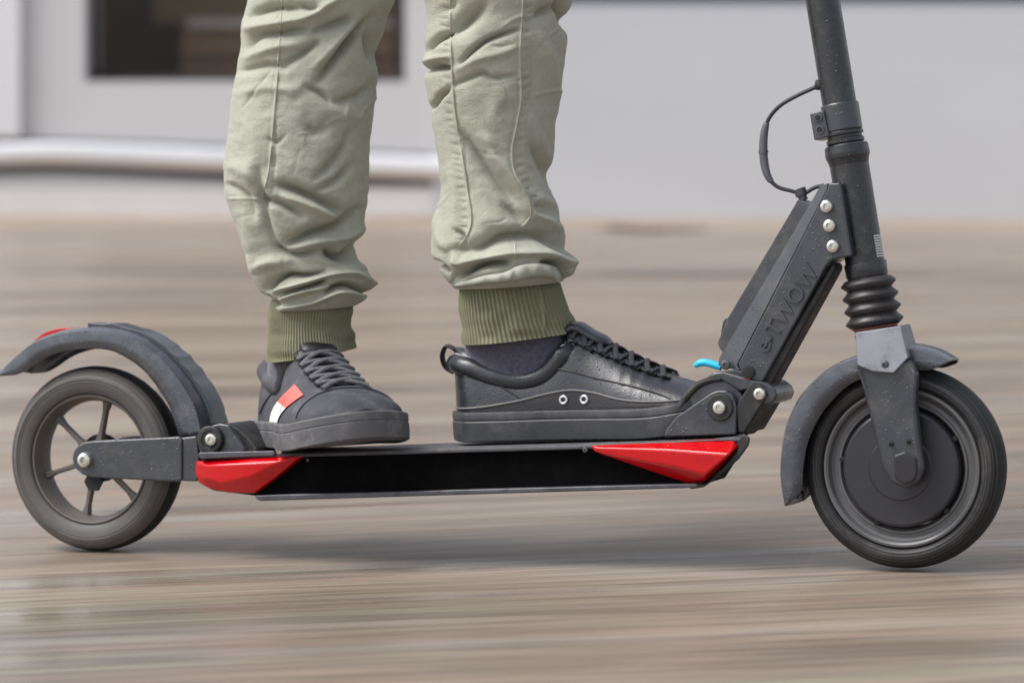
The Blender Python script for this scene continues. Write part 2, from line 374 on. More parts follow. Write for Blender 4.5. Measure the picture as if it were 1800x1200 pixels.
# ---- deck
def nose(vf, px0=1225):                                    # the deck's front end is rounded back on its far corner
    V, Fc = vf; xn = Wl(px0, 800, -.058)[0]
    return [v if v[1] < 0 or v[0] < xn else np.array([v[0]-.040*min(1, (v[0]-xn)/.03), v[1], v[2]]) for v in V], Fc
deck = S('deck', nose(prism([(350, 806), (1298, 774), (1310, 788), (1236, 852), (1200, 851), (446, 871), (372, 862), (350, 842)], -.047, .047)), 'void', bevel=.003)
S('deck_top', nose(prism([(346, 799), (540, 796), (712, 790), (1000, 782), (1250, 773), (1303, 768), (1303, 776), (1000, 790), (712, 798), (352, 807)], -.058, .058)), 'deckgrip', deck, bevel=.003, seg=3)
S('deck_edge', nose(prism([(446, 870), (1222, 849), (1232, 851), (1222, 857), (456, 880), (450, 877)], -.057, .057), 1150), 'flange', deck, bevel=.0015)
S('end_cap', nose(prism([(1291, 769), (1309, 763), (1319, 768), (1317, 782), (1300, 806), (1270, 832), (1238, 856), (1212, 860), (1222, 851), (1240, 846), (1272, 820), (1298, 788)], -.0575, .0575), 1160), 'black', deck, bevel=.003)
bolt(541, 808, -.0475, 3.5, deck, 'screw', .0015, mat='flange'); bolt(1029, 790, -.0585, 5, deck, 'screw', .002, mat='flange'); bolt(492, 791, -.056, 7, deck, 'screw', .003)
# red reflectors
def shell(vpx, faces, y1):
    V = [Wl(*v) for v in vpx]; n = len(V)
    return V, faces
def reflector_front():
    v = [(1036, 782, -.0585), (1290, 770, -.0555), (1299, 784, -.0555), (1241, 848, -.050), (1204, 849, -.050), (1044, 794, -.0585),
         (1170, 791, -.0675), (1282, 799, -.0695), (1189, 821, -.0685), (1240, 834, -.0675), (1050, 789, -.062)]
    Fc = [(0, 1, 7, 6, 10), (1, 2, 7), (0, 10, 5), (10, 6, 8, 5), (6, 7, 9, 8), (7, 2, 3, 9), (5, 8, 9, 4), (9, 3, 4)]
    V = [Wl(*p) for p in v]; k = len(V)
    out = [0, 1, 2, 3, 4, 5]; V += [V[i]*np.array([1, 0, 1])+np.array([0, -.045, 0]) for i in out]
    Fc += [(out[i], out[(i+1) % 6], k+(i+1) % 6, k+i) for i in range(6)]+[tuple(range(k, k+6))]
    return V, Fc
def reflector_rear():
    v = [(343, 810, -.052), (440, 805, -.0585), (532, 800, -.0585), (484, 840, -.056), (447, 867, -.056), (402, 866, -.054), (370, 860, -.052), (349, 848, -.050), (342, 830, -.050),
         (362, 818, -.063), (440, 814, -.067), (488, 813, -.064), (440, 838, -.067), (390, 848, -.064), (362, 840, -.061)]
    Fc = [(0, 1, 10, 9), (1, 2, 11, 10), (2, 3, 11), (11, 3, 12), (10, 11, 12), (9, 10, 12, 13), (9, 13, 14), (0, 9, 14, 8), (8, 14, 7), (7, 14, 6), (14, 13, 5, 6), (13, 12, 4, 5), (12, 3, 4)]
    V = [Wl(*p) for p in v]; k = len(V); out = list(range(9))
    V += [V[i]*np.array([1, 0, 1])+np.array([0, -.045, 0]) for i in out]
    Fc += [(out[i], out[(i+1) % 9], k+(i+1) % 9, k+i) for i in range(9)]+[tuple(range(k, k+9))]
    return V, Fc
for fn in (reflector_front, reflector_rear):
    S('reflector', fn(), 'red', bevel=.0022, seg=3); S('reflector', nose(mirrored(fn()), 1170), 'red', bevel=.0022, seg=3)

# ---- wheels
CF = Wl(1592, 820, 0); CR = Wl(171, 805, 0)
RWH = .100
def wheel(name, c, front):
    root = bpy.data.objects.new(name, None); col.objects.link(root); root.parent = SC; root.location = c
    hw = .0235; o0 = (0, 0, 0)
    prof = []
    ri = .079 if front else .0705
    # tyre cross-section (closed): rounded tread with a flat crown, fuller side walls
    pts = [(RWH, 0), (RWH-.0006, .007), (RWH-.003, .0135), (RWH-.0065, .0185), (RWH-.010, .0215), (RWH-.0125, .0228), (RWH-.0145, .0226), (RWH-.017, .0226), (ri+.0025, .0205), (ri+.0005, .0185), (ri, .016)]
    full = pts+[(r_, -s_) for r_, s_ in reversed(pts[1:])]
    t = obj('tyre', lathe(full, o0, seg=128, closed=True), [MAT['tyre' if front else 'tyre_rear'], MAT['tread']], root, sharp=60)
    for p in t.data.polygons:
        rr = math.hypot(p.center.x, p.center.z)
        p.material_index = 1 if rr > RWH-(.009 if front else .0045) else 0
    for s in (1,):
        for q, sd in ((.0945, 1), (.0915, 1), (.0862, 1), (.0835, 1)):
            hs = float(np.interp(q, [.083, .0875, .090, .0935, .097], [.0222, .0226, .0212, .0183, .0133]))
            obj('sidewall_rib', lathe([(q-.0006, hs), (q-.0004, hs+.0006), (q, hs+.0009), (q+.0004, hs+.0006), (q+.0006, hs-.0004)], o0, seg=128, closed=True), MAT['tyre' if front else 'tyre_rear'], root, recalc=True)
    if front:
        pr = [(.079, .016), (.0775, .020), (.0755, .0205), (.0735, .019), (.0715, .013), (.069, .0115), (.0655, .0120), (.0645, .0135), (.0625, .0135), (.0615, .0112), (.0600, .009), (.0590, .006)]
        fp = pr+[(r_, -s_) for r_, s_ in reversed(pr)]
        obj('rim', lathe(fp, o0, seg=128, closed=True), MAT['rim'], root, sharp=25)
        mp_ = [(.0615, -.016), (.0615, .010), (.0585, .010), (.0580, .0175), (.0572, .0205), (.0555, .0215), (.030, .0225), (.0285, .0235), (.020, .0238), (0, .0238)]
        mm = [(r_, -s_) for r_, s_ in mp_[2:]]
        obj('motor_hub', lathe([(0, -.022), (.055, -.020)]+[(.0585, -.016), (.0585, .0175), (.0572, .0205), (.0552, .0216), (.032, .0226), (.0305, .0238), (.018, .0240), (0, .0240)], o0, seg=128), MAT['motor'], root, sharp=25)
        for k in range(5):
            a = 2*math.pi*k/5+.5; c_ = np.array([math.cos(a)*.0602, -.0125, math.sin(a)*.0602])
            obj('hub_screw', lathe([(.003, 0), (.003, .004), (.0018, .0045), (0, .0045)], c_, seg=10), MAT['dark'], root)
        obj('axle', lathe([(.006, -.044), (.006, .044)], o0, seg=16), MAT['steel'], root)
    else:
        pr = [(.0705, .0165), (.0690, .0188), (.0672, .0182), (.0655, .0125), (.0635, .0085), (.0625, .004)]
        fp = pr+[(r_, -s_) for r_, s_ in reversed(pr)]
        obj('rim', lathe(fp, o0, seg=128, closed=True), MAT['rim_dark'], root, sharp=25)
        for k in range(6):
            a = 2*math.pi*k/6+.3; d = np.array([math.cos(a), 0, math.sin(a)]); q = np.array([-math.sin(a), 0, math.cos(a)])
            V = []
            for r_, wdt, y_ in ((.012, .0052, .006), (.030, .0027, .0045), (.052, .0025, .004), (.0640, .0045, .0055)):
                for sx, sy in ((-1, -1), (1, -1), (1, 1), (-1, 1)): V.append(d*r_+q*wdt*sx+np.array([0, y_*sy, 0]))
            Fc = [(0, 1, 2, 3), (15, 14, 13, 12)]+[(4*j+i, 4*j+(i+1) % 4, 4*j+4+(i+1) % 4, 4*j+4+i) for j in range(3) for i in range(4)]
            obj('spoke', (V, Fc), MAT['rim_dark'], root, bevel=.0015)
        obj('hub', lathe([(.008, -.03), (.014, -.024), (.016, -.012), (.016, .012), (.014, .024), (.010, .036), (0, .036)], o0, seg=48), MAT['black'], root)
        obj('brake_disc', lathe([(.026, -.012), (.026, -.010), (0, -.010)], o0, seg=48), MAT['dark'], root)
    return root
wheel('front_wheel', CF, True); wheel('rear_wheel', CR, False)

# ---- rear swingarm
armp = [(126, 806), (129, 792), (138, 781), (150, 776), (165, 774), (314, 767), (320, 771), (320, 842), (314, 847), (200, 841), (161, 839), (144, 834), (131, 822)]
sa = prism(armp, -.0455, -.0375); S('swingarm', sa, 'paint', bevel=.003, seg=3); S('swingarm', mirrored(sa), 'paint', bevel=.003, seg=3)
S('swingarm_mount', prism([(316, 769), (345, 766), (350, 800), (347, 846), (318, 845)], -.043, .043), 'paint', bevel=.002)
bolt(151, 808, -.0455, 14, SC, 'axle_bolt', .007)
S('axle_nut', lathe([(.011, 0), (.011, .003), (0, .003)], Wl(166, 846, -.030), seg=6), 'dark')
S('fold_bracket', prism([(352, 798), (346, 780), (352, 758), (365, 749), (385, 744), (402, 747), (430, 790), (428, 797)], -.046, -.038), 'paint', bevel=.002)
S('fold_bracket', mirrored(prism([(352, 798), (346, 780), (352, 758), (365, 749), (385, 744), (402, 747), (430, 790), (428, 797)], -.046, -.038)), 'paint', bevel=.002)
S('rubber_pad', prism([(388, 760), (384, 748), (396, 743), (415, 750), (436, 768), (452, 788), (450, 797), (400, 797)], -.030, .034), 'black', bevel=.005, seg=3)
c_ = Wl(372, 772, -.046)
kn = S('pivot_knob', lathe([(.0145, 0), (.0145, .005), (.0130, .0065), (.0095, .0065), (.0085, .0052), (0, .0052)], c_, seg=40), 'black')
bolt(372, 772, -.0515, 11.5, SC, 'bolt', .004)
S('bracket_rim', prism([(347, 800), (350, 795), (480, 792), (484, 797), (478, 801), (352, 806)], -.061, -.056), 'flange', bevel=.001)

# ---- rear mudguard
def mudguard(outer, inner, n, ynear, yfar, crown, thick, rib=None):
    O = spline(outer, n); I = spline(inner, n); V, Fc = [], []
    rows = []
    for i in range(n):
        o_ = Wl(O[i][0], O[i][1], ynear); q = Wl(I[i][0], I[i][1], ynear-.001)
        nrm = (o_-q); nrm[1] = 0; nrm /= np.linalg.norm(nrm)
        row = [q, q*.5+o_*.5+np.array([0, -.0012, 0]), o_+nrm*-.001]
        for k in range(1, 8):
            u = k/8; row.append(o_*1+np.array([0, (yfar-ynear)*u, 0])+nrm*(crown*math.sin(math.pi*u)**.7))
        o2 = o_.copy(); o2[1] = yfar; q2 = q.copy(); q2[1] = yfar+.001
        row += [o2-nrm*.001, (o2+q2)/2+np.array([0, .0012, 0]), q2]; rows.append(row)
    m_ = len(rows[0]); V = [v for r_ in rows for v in r_]
    Fc = [(i*m_+j, i*m_+j+1, (i+1)*m_+j+1, (i+1)*m_+j) for i in range(n-1) for j in range(m_-1)]
    return V, Fc, rows
outR = [(-4, 657), (12, 642), (30, 625), (57, 604), (85, 592), (115, 585), (172, 581), (230, 593), (268, 617), (300, 648), (330, 690), (346, 724), (354, 762)]
inR = [(2, 660), (30, 658), (50, 648), (70, 634), (90, 624), (120, 616), (160, 613), (196, 616), (232, 634), (262, 660), (292, 703), (305, 732), (316, 765)]
V, Fc, rowsR = mudguard(outR, inR, 60, -.030, .032, .004, .002)
mg = S('rear_mudguard', (V, Fc), 'fender', solid=.002, recalc=True, sharp=50)
# ribbed rubber strip on its crown
RV, RF = [], []
for i in range(27, 58):
    r_ = rowsR[i]; nr = np.array(r_[6])-np.array(rowsR[i][0]); nr[1] = 0; nr /= np.linalg.norm(nr)
    h = .0048+(.0009 if i % 3 == 0 else 0)+.0006*math.sin(i*1.7)
    a, b2 = np.array(r_[4]), np.array(r_[9]); RV += [a-nr*.001, a+nr*h, b2+nr*h, b2-nr*.001]
nn = len(RV)//4
RF = [(4*j+i, 4*j+i+1, 4*j+5+i, 4*j+4+i) for j in range(nn-1) for i in range(3)]+[(0, 1, 2, 3), tuple(4*(nn-1)+i for i in (3, 2, 1, 0))]
S('brake_pad_strip', (RV, RF), 'paint', mg, bevel=.0012)
# small red light on the back of the mudguard
TV, TF = [], []
for i in range(11, 25):
    r_ = rowsR[i]; nr = np.array([-.6, 0, .8]); h = .0045*math.sin(math.pi*(i-10)/15)+.0012
    a, b2 = np.array(r_[5]), np.array(r_[8]); TV += [a, a+nr*h, b2+nr*h, b2]
nn = len(TV)//4
TF = [(4*j+i, 4*j+i+1, 4*j+5+i, 4*j+4+i) for j in range(nn-1) for i in range(3)]+[(0, 1, 2, 3), tuple(4*(nn-1)+i for i in (3, 2, 1, 0))]
S('tail_light', (TV, TF), 'red', mg, bevel=.001)

# ---- front mudguard
outF = [(1380, 889), (1373, 847), (1373, 809), (1382, 752), (1405, 702), (1436, 667), (1470, 643), (1505, 629), (1550, 616), (1590, 612), (1618, 616), (1640, 624), (1662, 637)]
inF = [(1384, 887), (1408, 862), (1412, 821), (1421, 775), (1443, 729), (1474, 692), (1500, 672), (1530, 660), (1560, 652), (1590, 649), (1612, 650), (1634, 650), (1655, 643)]
V, Fc, rowsF = mudguard(outF, inF, 60, -.031, .031, .003, .002)
S('front_mudguard', (V, Fc), 'fender', solid=.0022, sharp=50)

# ---- fork
fk = S('fork', prism([(1504, 634, -.048), (1505, 644, -.050), (1509, 656, -.052), (1520, 700, -.052), (1536, 762, -.050), (1551, 822, -.048), (1566, 849, -.046), (1593, 859, -.046), (1616, 846, -.047), (1623, 822, -.048), (1614, 760, -.050), (1608, 713, -.052), (1610, 655, -.052), (1604, 640, -.050), (1598, 632, -.048)], -.05, -.034), 'paint', bevel=.0075, seg=5)
fm = prism([(1503, 636), (1503, 640), (1520, 700), (1536, 762), (1551, 822), (1566, 849), (1593, 859), (1616, 846), (1623, 822), (1614, 760), (1608, 713), (1600, 640), (1590, 634)], -.048, -.034)
S('fork', mirrored(fm), 'paint', bevel=.006, seg=4)
def crown():
    v = [(1503, 584), (1584, 572), (1597, 628), (1571, 656), (1534, 653), (1507, 642)]
    v = [(a, b_, -.043-(b_-578)/78*.0125) for a, b_ in v]
    a = [Wl(*q) for q in v]; b2 = [np.array([q[0]-.008, .030, q[2]]) for q in a]; n_ = len(a)
    return a+b2, [tuple(range(n_)), tuple(range(2*n_-1, n_-1, -1))]+[(i, (i+1) % n_, n_+(i+1) % n_, n_+i) for i in range(n_)]
cr = S('fork_crown', crown(), 'paint_lt', bevel=.0015)
bolt(1556, 640, -.0520, 7, SC, 'crown_screw', .003, mat='flange')
bolt(1566, 780, -.0505, 4.5, SC, 'fork_screw', .002, mat='dark'); bolt(1597, 776, -.0505, 4.5, SC, 'fork_screw', .002, mat='dark')
c_ = Wl(1591, 824, -.048)
S('axle_cap', prism([(1570, 800, -.0505), (1590, 793, -.052), (1611, 802, -.0505), (1613, 830, -.0500), (1606, 846, -.0500), (1588, 852, -.050), (1572, 840, -.0500)], -.05, -.044), 'motor', bevel=.0025, seg=3)

# ---- steering column as stacked turned parts on one leaning axis
AX0 = Wl(1446, 0, 0); AX1 = Wl(1539, 575, 0); AD = (AX1-AX0)/np.linalg.norm(AX1-AX0)
def along(py):
    # distance along the axis whose picture row is py
    lo, hi = -1.2, 1.2
    for _ in range(50):
        mid = (lo+hi)/2
        if proj(LM@(AX0+AD*mid))[1] < py: lo = mid
        else: hi = mid
    return lo
def stack(rows, seg=56):
    pr = []
    for py, wd in rows:
        s = along(py); P = LM@(AX0+AD*s); pr.append((wd/2*.985/FPX*depth_of(P), s))
    return lathe([(0, pr[0][1])]+pr+[(0, pr[-1][1])], AX0, AD, seg)
S('stem', join(stack([(-700, 59), (190, 61)])), 'tube', sharp=25)
S('stem_clamp', stack([(183, 66), (185, 68), (228, 68), (230, 66)]), 'paint', sharp=25)
S('clamp_ring', join(stack([(230, 63), (233, 69), (237, 69), (239, 62), (243, 62), (245, 68), (251, 68), (253, 60), (258, 60)])), 'tube', sharp=25)
S('headset_cup', join(stack([(254, 72), (257, 78), (266, 79), (268, 80), (270, 80), (276, 79), (278, 76), (286, 72), (290, 70)])), 'tube', sharp=25)
S('head_tube', join(stack([(284, 70), (463, 70)])), 'tube', sharp=25)
S('head_ring', stack([(461, 74), (464, 76), (484, 75), (490, 70), (494, 62)]), 'tube', sharp=25)
bel = [(488, 74)]
for k in range(4):
    y0 = 494+k*22; bel += [(y0-4, 84+k*1.5), (y0+3, 99+k*1.6), (y0+6, 99+k*1.6), (y0+14, 80+k*1.5)]
bel += [(574, 80)]
S('bellows', stack(bel), 'boot', sharp=60)
S('spring_ring', join(stack([(570, 76), (574, 80), (577, 80), (579, 74), (583, 74), (585, 78), (590, 78)])), 'redmetal', sharp=25)
# handlebar above the frame
top = AX0+AD*along(-700)
hb = S('handlebar', tube([top+np.array([0, -.24, 0]), top+np.array([0, .24, 0])], .012, 16), 'tube')
for s_ in (-1, 1): obj('grip', tube([top+np.array([0, s_*.14, 0]), top+np.array([0, s_*.25, 0])], .017, 16), MAT['black'], hb)
# clamp lug with two sockets
lug = S('clamp_lug', prism([(1423, 200, -.016), (1448, 194, -.016), (1458, 240, -.016), (1431, 247, -.016)], -.016, .016), 'paint', bevel=.0012)
for px, py in ((1438, 207), (1441, 228)):
    c = Wl(px, py, -.016); r_ = 8.3/FPX*3.08
    obj('socket_screw', lathe([(r_, -.001), (r_, .0012), (r_*.55, .0014), (r_*.5, -.002), (0, -.002)], c, seg=24), [MAT['flange'], MAT['dark']], SC).data
    obj('socket_hole', lathe([(r_*.5, 0), (r_*.5, .0018), (0, .0018)], c, seg=6), MAT['dark'], SC)
# barcode-like silver label on the head tube
lb = []
sl0, sl1 = along(418), along(458)
ex = np.cross(AD, [0, 1, 0]); ex /= np.linalg.norm(ex)
if ex[0] < 0: ex = -ex
rh = 35.2/FPX*3.09
for k in range(9):
    s0 = sl0+(sl1-sl0)*k/9; s1 = s0+(sl1-sl0)/9*.62
    V = []
    for s_ in (s0, s1):
        for a in np.linspace(math.radians(-38), math.radians(-2), 6):
            V.append(AX0+AD*s_+(ex*math.cos(a)+np.array([0, 1, 0])*math.sin(a))*(rh+.0004))
    lb.append((V, [(i, i+1, 7+i, 6+i) for i in range(5)]))
S('label_plate', join(*lb), 'silverlabel', recalc=False)

# ---- folding arm between deck and head tube
arm = S('frame_arm', prism([(1453, 332), (1456, 322), (1477, 321), (1497, 450), (1463, 457), (1453, 467), (1340, 672), (1322, 668), (1300, 650), (1296, 640)], -.0315, .014), 'paint', bevel=.0022, seg=3)
S('frame_arm_bevel', prism([(1430, 349, -.021), (1441, 327, -.024), (1455, 322, -.0313), (1454, 333, -.0313), (1296, 641, -.0313), (1301, 652, -.0313), (1262, 642, -.023), (1264, 628, -.021)], -.021, .010), 'paint', arm, bevel=.001)
S('frame_arm_edge', prism([(1463, 460, -.026), (1470, 470, -.026), (1352, 684, -.026), (1336, 672, -.026)], -.026, .006), 'black', arm, bevel=.003)
S('battery_cover', prism([(1397, 360), (1402, 350), (1424, 357), (1428, 352), (1431, 362), (1272, 621), (1264, 612), (1261, 602), (1278, 560)], -.0195, .010), 'paint', arm, bevel=.003, seg=3)
S('cover_knob', prism([(1266, 588), (1270, 566), (1275, 558), (1281, 563), (1280, 575), (1272, 592)], -.008, .008), 'black', arm, bevel=.002)
for px, py in ((1454, 363), (1459, 397), (1465, 433)): bolt(px, py, -.0315, 12, SC, 'bolt', .0055)
bolt(1276, 641, -.030, 9, SC, 'bolt', .003, mat='flange')
S('release_pin', lathe([(.0062, 0), (.0062, .0028), (.0055, .0030), (0, .0030)], Wl(1316, 654, -.0318), seg=24), 'dark')
S('release_button', lathe([(.0040, 0), (.0040, .0018), (.0036, .0022), (0, .0022)], Wl(1314, 661, -.0318), seg=24), 'redmetal')
# scuffs on the arm
sc_m = M('scuff', (.24, .245, .26), .5)
def flatpatch(poly, y): V = [Wl(a, b2, y) for a, b2 in poly]; return V, [tuple(range(len(V)))]
# raised lettering
def lettering(txt, p0, p1, hpx, y, parent, mat, extr=.0011, bev=.0005):
    cu = bpy.data.curves.new('lettering', 'FONT'); cu.body = txt; cu.extrude = extr; cu.bevel_depth = bev; cu.bevel_resolution = 1; cu.size = 1; cu.offset = .012; cu.space_character = 1.06
    to = bpy.data.objects.new('tmp', cu); col.objects.link(to); bpy.context.view_layer.update()
    dg = bpy.context.evaluated_depsgraph_get(); me = bpy.data.meshes.new_from_object(to.evaluated_get(dg)); bpy.data.objects.remove(to)
    co = np.array([v.co[:] for v in me.vertices]); mn, mx = co.min(0), co.max(0)
    a, b2 = Wl(*p0, y), Wl(*p1, y); u = b2-a; ln = np.linalg.norm(u); u /= ln; v = np.cross([0, -1, 0], u); v /= np.linalg.norm(v)
    if v[2] < 0 and abs(v[2]) > abs(v[0]): pass
    hh = hpx/FPX*3.15
    for k, vert in enumerate(me.vertices):
        c = co[k]; q = a+u*((c[0]-mn[0])/(mx[0]-mn[0])*ln)+v*((c[1])/ .73*hh)+np.array([0, -1, 0])*(c[2]); vert.co = q
    finish(me, mat, 40); o = bpy.data.objects.new('lettering', me); col.objects.link(o); o.parent = parent; return o
lettering('e-TWOW', (1348, 621), (1441, 476), 29, -.0313, arm, MAT['paint'], .0016, .0006)

# ---- front hinge on the deck
pl = prism([(1166, 768), (1172, 752), (1188, 732), (1250, 690), (1262, 686), (1276, 686), (1288, 694), (1294, 712), (1294, 764)], -.0385, -.030)
S('hinge_plate', pl, 'paint', bevel=.002, seg=3); S('hinge_plate', mirrored(pl), 'paint', bevel=.002, seg=3)
S('hinge_block', prism([(1190, 735), (1200, 712), (1216, 688), (1240, 668), (1264, 660), (1292, 672), (1310, 700), (1306, 762), (1200, 768)], -.0285, .0285), 'flange', bevel=.003)
S('hinge_arch', join(tube(spline([Wl(x, y, -.030) for x, y in ((1186, 736), (1196, 714), (1210, 692), (1228, 676), (1250, 667), (1268, 665))], 30), .0035, 10)), 'black')
S('hinge_yoke', prism([(1240, 664), (1254, 654), (1272, 653), (1322, 667), (1348, 672), (1362, 682), (1366, 694), (1361, 706), (1348, 711), (1336, 710), (1318, 684), (1300, 688), (1282, 676), (1264, 666)], -.0335, .0335), 'paint', bevel=.0025, seg=3)
S('lock_block', prism([(1322, 670), (1338, 676), (1348, 690), (1342, 706), (1336, 715), (1308, 762), (1297, 760), (1293, 716), (1306, 692)], -.0365, .0365), 'black', bevel=.002, seg=2)
S('lock_knob', prism([(1340, 680), (1352, 672), (1362, 680), (1366, 694), (1360, 706), (1346, 711), (1338, 704)], -.030, .030), 'black', bevel=.005, seg=3)
S('lock_bar', prism([(1337, 712), (1344, 706), (1312, 760), (1304, 766), (1297, 764)], -.022, .022), 'dark', bevel=.001)
c_ = Wl(1266, 716, -.0385)
S('washer', lathe([(.0135, 0), (.0135, .002), (.0125, .0028), (.009, .0028), (0, .0028)], c_, seg=40), 'black')
bolt(1265, 716, -.0411, 12.5, SC, 'bolt', .004); bolt(1336, 692, -.0365, 11.5, SC, 'bolt', .0045)
S('release_lever', tube(spline([Wl(x, y, -.006) for x, y in ((1268, 645), (1252, 640), (1240, 637), (1230, 638), (1221, 643))], 16), [.0042]*10+[.0042, .0040, .0038, .0034, .003, .0022], 12, flat=.9), 'blue')

# ---- cable loop
cpts = [(1441, 150), (1428, 156), (1402, 168), (1374, 184), (1356, 202), (1346, 222), (1342, 250), (1343, 282), (1350, 310), (1366, 328), (1392, 336), (1411, 341), (1420, 337), (1432, 330), (1448, 326)]
cp = spline([Wl(x, y, -.004) for x, y in cpts], 90)
cb = S('cable', tube(cp, 3.6/FPX*3.1, 10), 'cable')
si = [p for p in cp if 213 < proj(LM@p)[1] < 322 and proj(LM@p)[0] < 1362]
rr = [(4.4+3.4*math.sin(math.pi*k/(len(si)-1))**.5)/FPX*3.1 for k in range(len(si))]
S('cable_sleeve', tube(si, rr, 14), 'sleeve', cb)
S('sleeve_ring', tube(si[len(si)//2-1:len(si)//2+1], 8.8/FPX*3.1, 14), 'sleeve', cb)
S('cable_gland', lathe([(.0045, 0), (.0045, .005), (.0062, .005), (.0062, .012), (0, .012)], Wl(1413, 352, -.004), (-.35, 0, .93), 20), 'paint', cb)
S('grommet', lathe([(.005, -.004), (.005, .004), (0, .004)], Wl(1441, 150, -.004), (-1, 0, .1), 16), 'black', cb)

# ================================================================== RIDER
PERSON = empty('person', 'rider in faded olive cuffed trousers and dark sneakers, standing side-on on the scooter deck', 'person')
DB, DN = 3.30, 3.19        # camera depths of the rear (picture left) and front leg

# ---- shoes
class Shoe:
    L = .285
    def __init__(s, side): s.side = side       # +1: medial face at -y (left foot), -1: mirrored
    xs = np.array([0, .02, .05, .08, .105, .13, .15, .175, .20, .225, .25, .27, .285])
    Hh = np.array([.097, .093, .079, .072, .081, .108, .099, .086, .073, .062, .054, .047, .030])
    Wm = np.array([.022, .031, .034, .034, .034, .036, .040, .045, .049, .050, .046, .035, .010])
    Cc = np.array([0, 0, 0, .001, .002, .003, .004, .004, .003, .002, 0, -.002, -.003])
    Z0 = .024
    def H(s, x): return float(np.interp(x, s.fx, s.fH))
    fx = np.linspace(0, .285, 120)
    fH = None
    def w(s, x):
        b = float(np.interp(x, s.fx, s.fW))
        if x < .028: b *= max(0, 1-((.028-x)/.028)**2.4)**.5
        if x > .235: b = float(np.interp(.235, s.fx, s.fW))*max(0, 1-((x-.235)/(.285-.235))**2.3)**.5
        return b
    def c(s, x): return float(np.interp(x, s.xs, s.Cc))*s.side
    def spring(s, x): return .012*max(0, (x-.20)/.085)**2
    def pt(s, x, t, off=0):
        w, H = s.w(x)+off, s.H(x); ce, se = math.cos(t), math.sin(t)
        k = float(np.interp(x, [0, .10, .16, .285], [.55, .55, .8, .95])); q = float(np.interp(x, [0, .1, .16, .285], [.75, .75, .85, .8]))
        z0 = s.Z0+s.spring(x)*.9
        H2 = max(H+off, z0+.004)
        inw = 1-float(np.interp(x, [0, .13, .2, .285], [.22, .30, .18, .05]))*max(0, se)
        return np.array([x, s.c(x)+w*math.copysign(abs(ce)**k, ce)*inw, z0+(H2-z0)*max(0, se)**q])
    def side_at(s, x, z, sd, off=.0008):
        z0 = s.Z0+s.spring(x)*.9; q = float(np.interp(x, [0, .1, .16, .285], [.75, .75, .85, .8]))
        H = max(s.H(x), z0+.004); v = min(1, max(0, (z-z0)/(H-z0)))**(1/q); t = math.asin(min(.9999, v))
        if sd > 0: return s.pt(x, t, off)
        return s.pt(x, math.pi-t, off)
def _sm(xs, ys, fx):
    out = spline(list(zip(xs, ys)), 600); a = np.array(out); o = np.argsort(a[:, 0]); return np.interp(fx, a[o, 0], a[o, 1])
Shoe.fH = _sm(Shoe.xs, Shoe.Hh, Shoe.fx); Shoe.fW = _sm(Shoe.xs, Shoe.Wm, Shoe.fx)

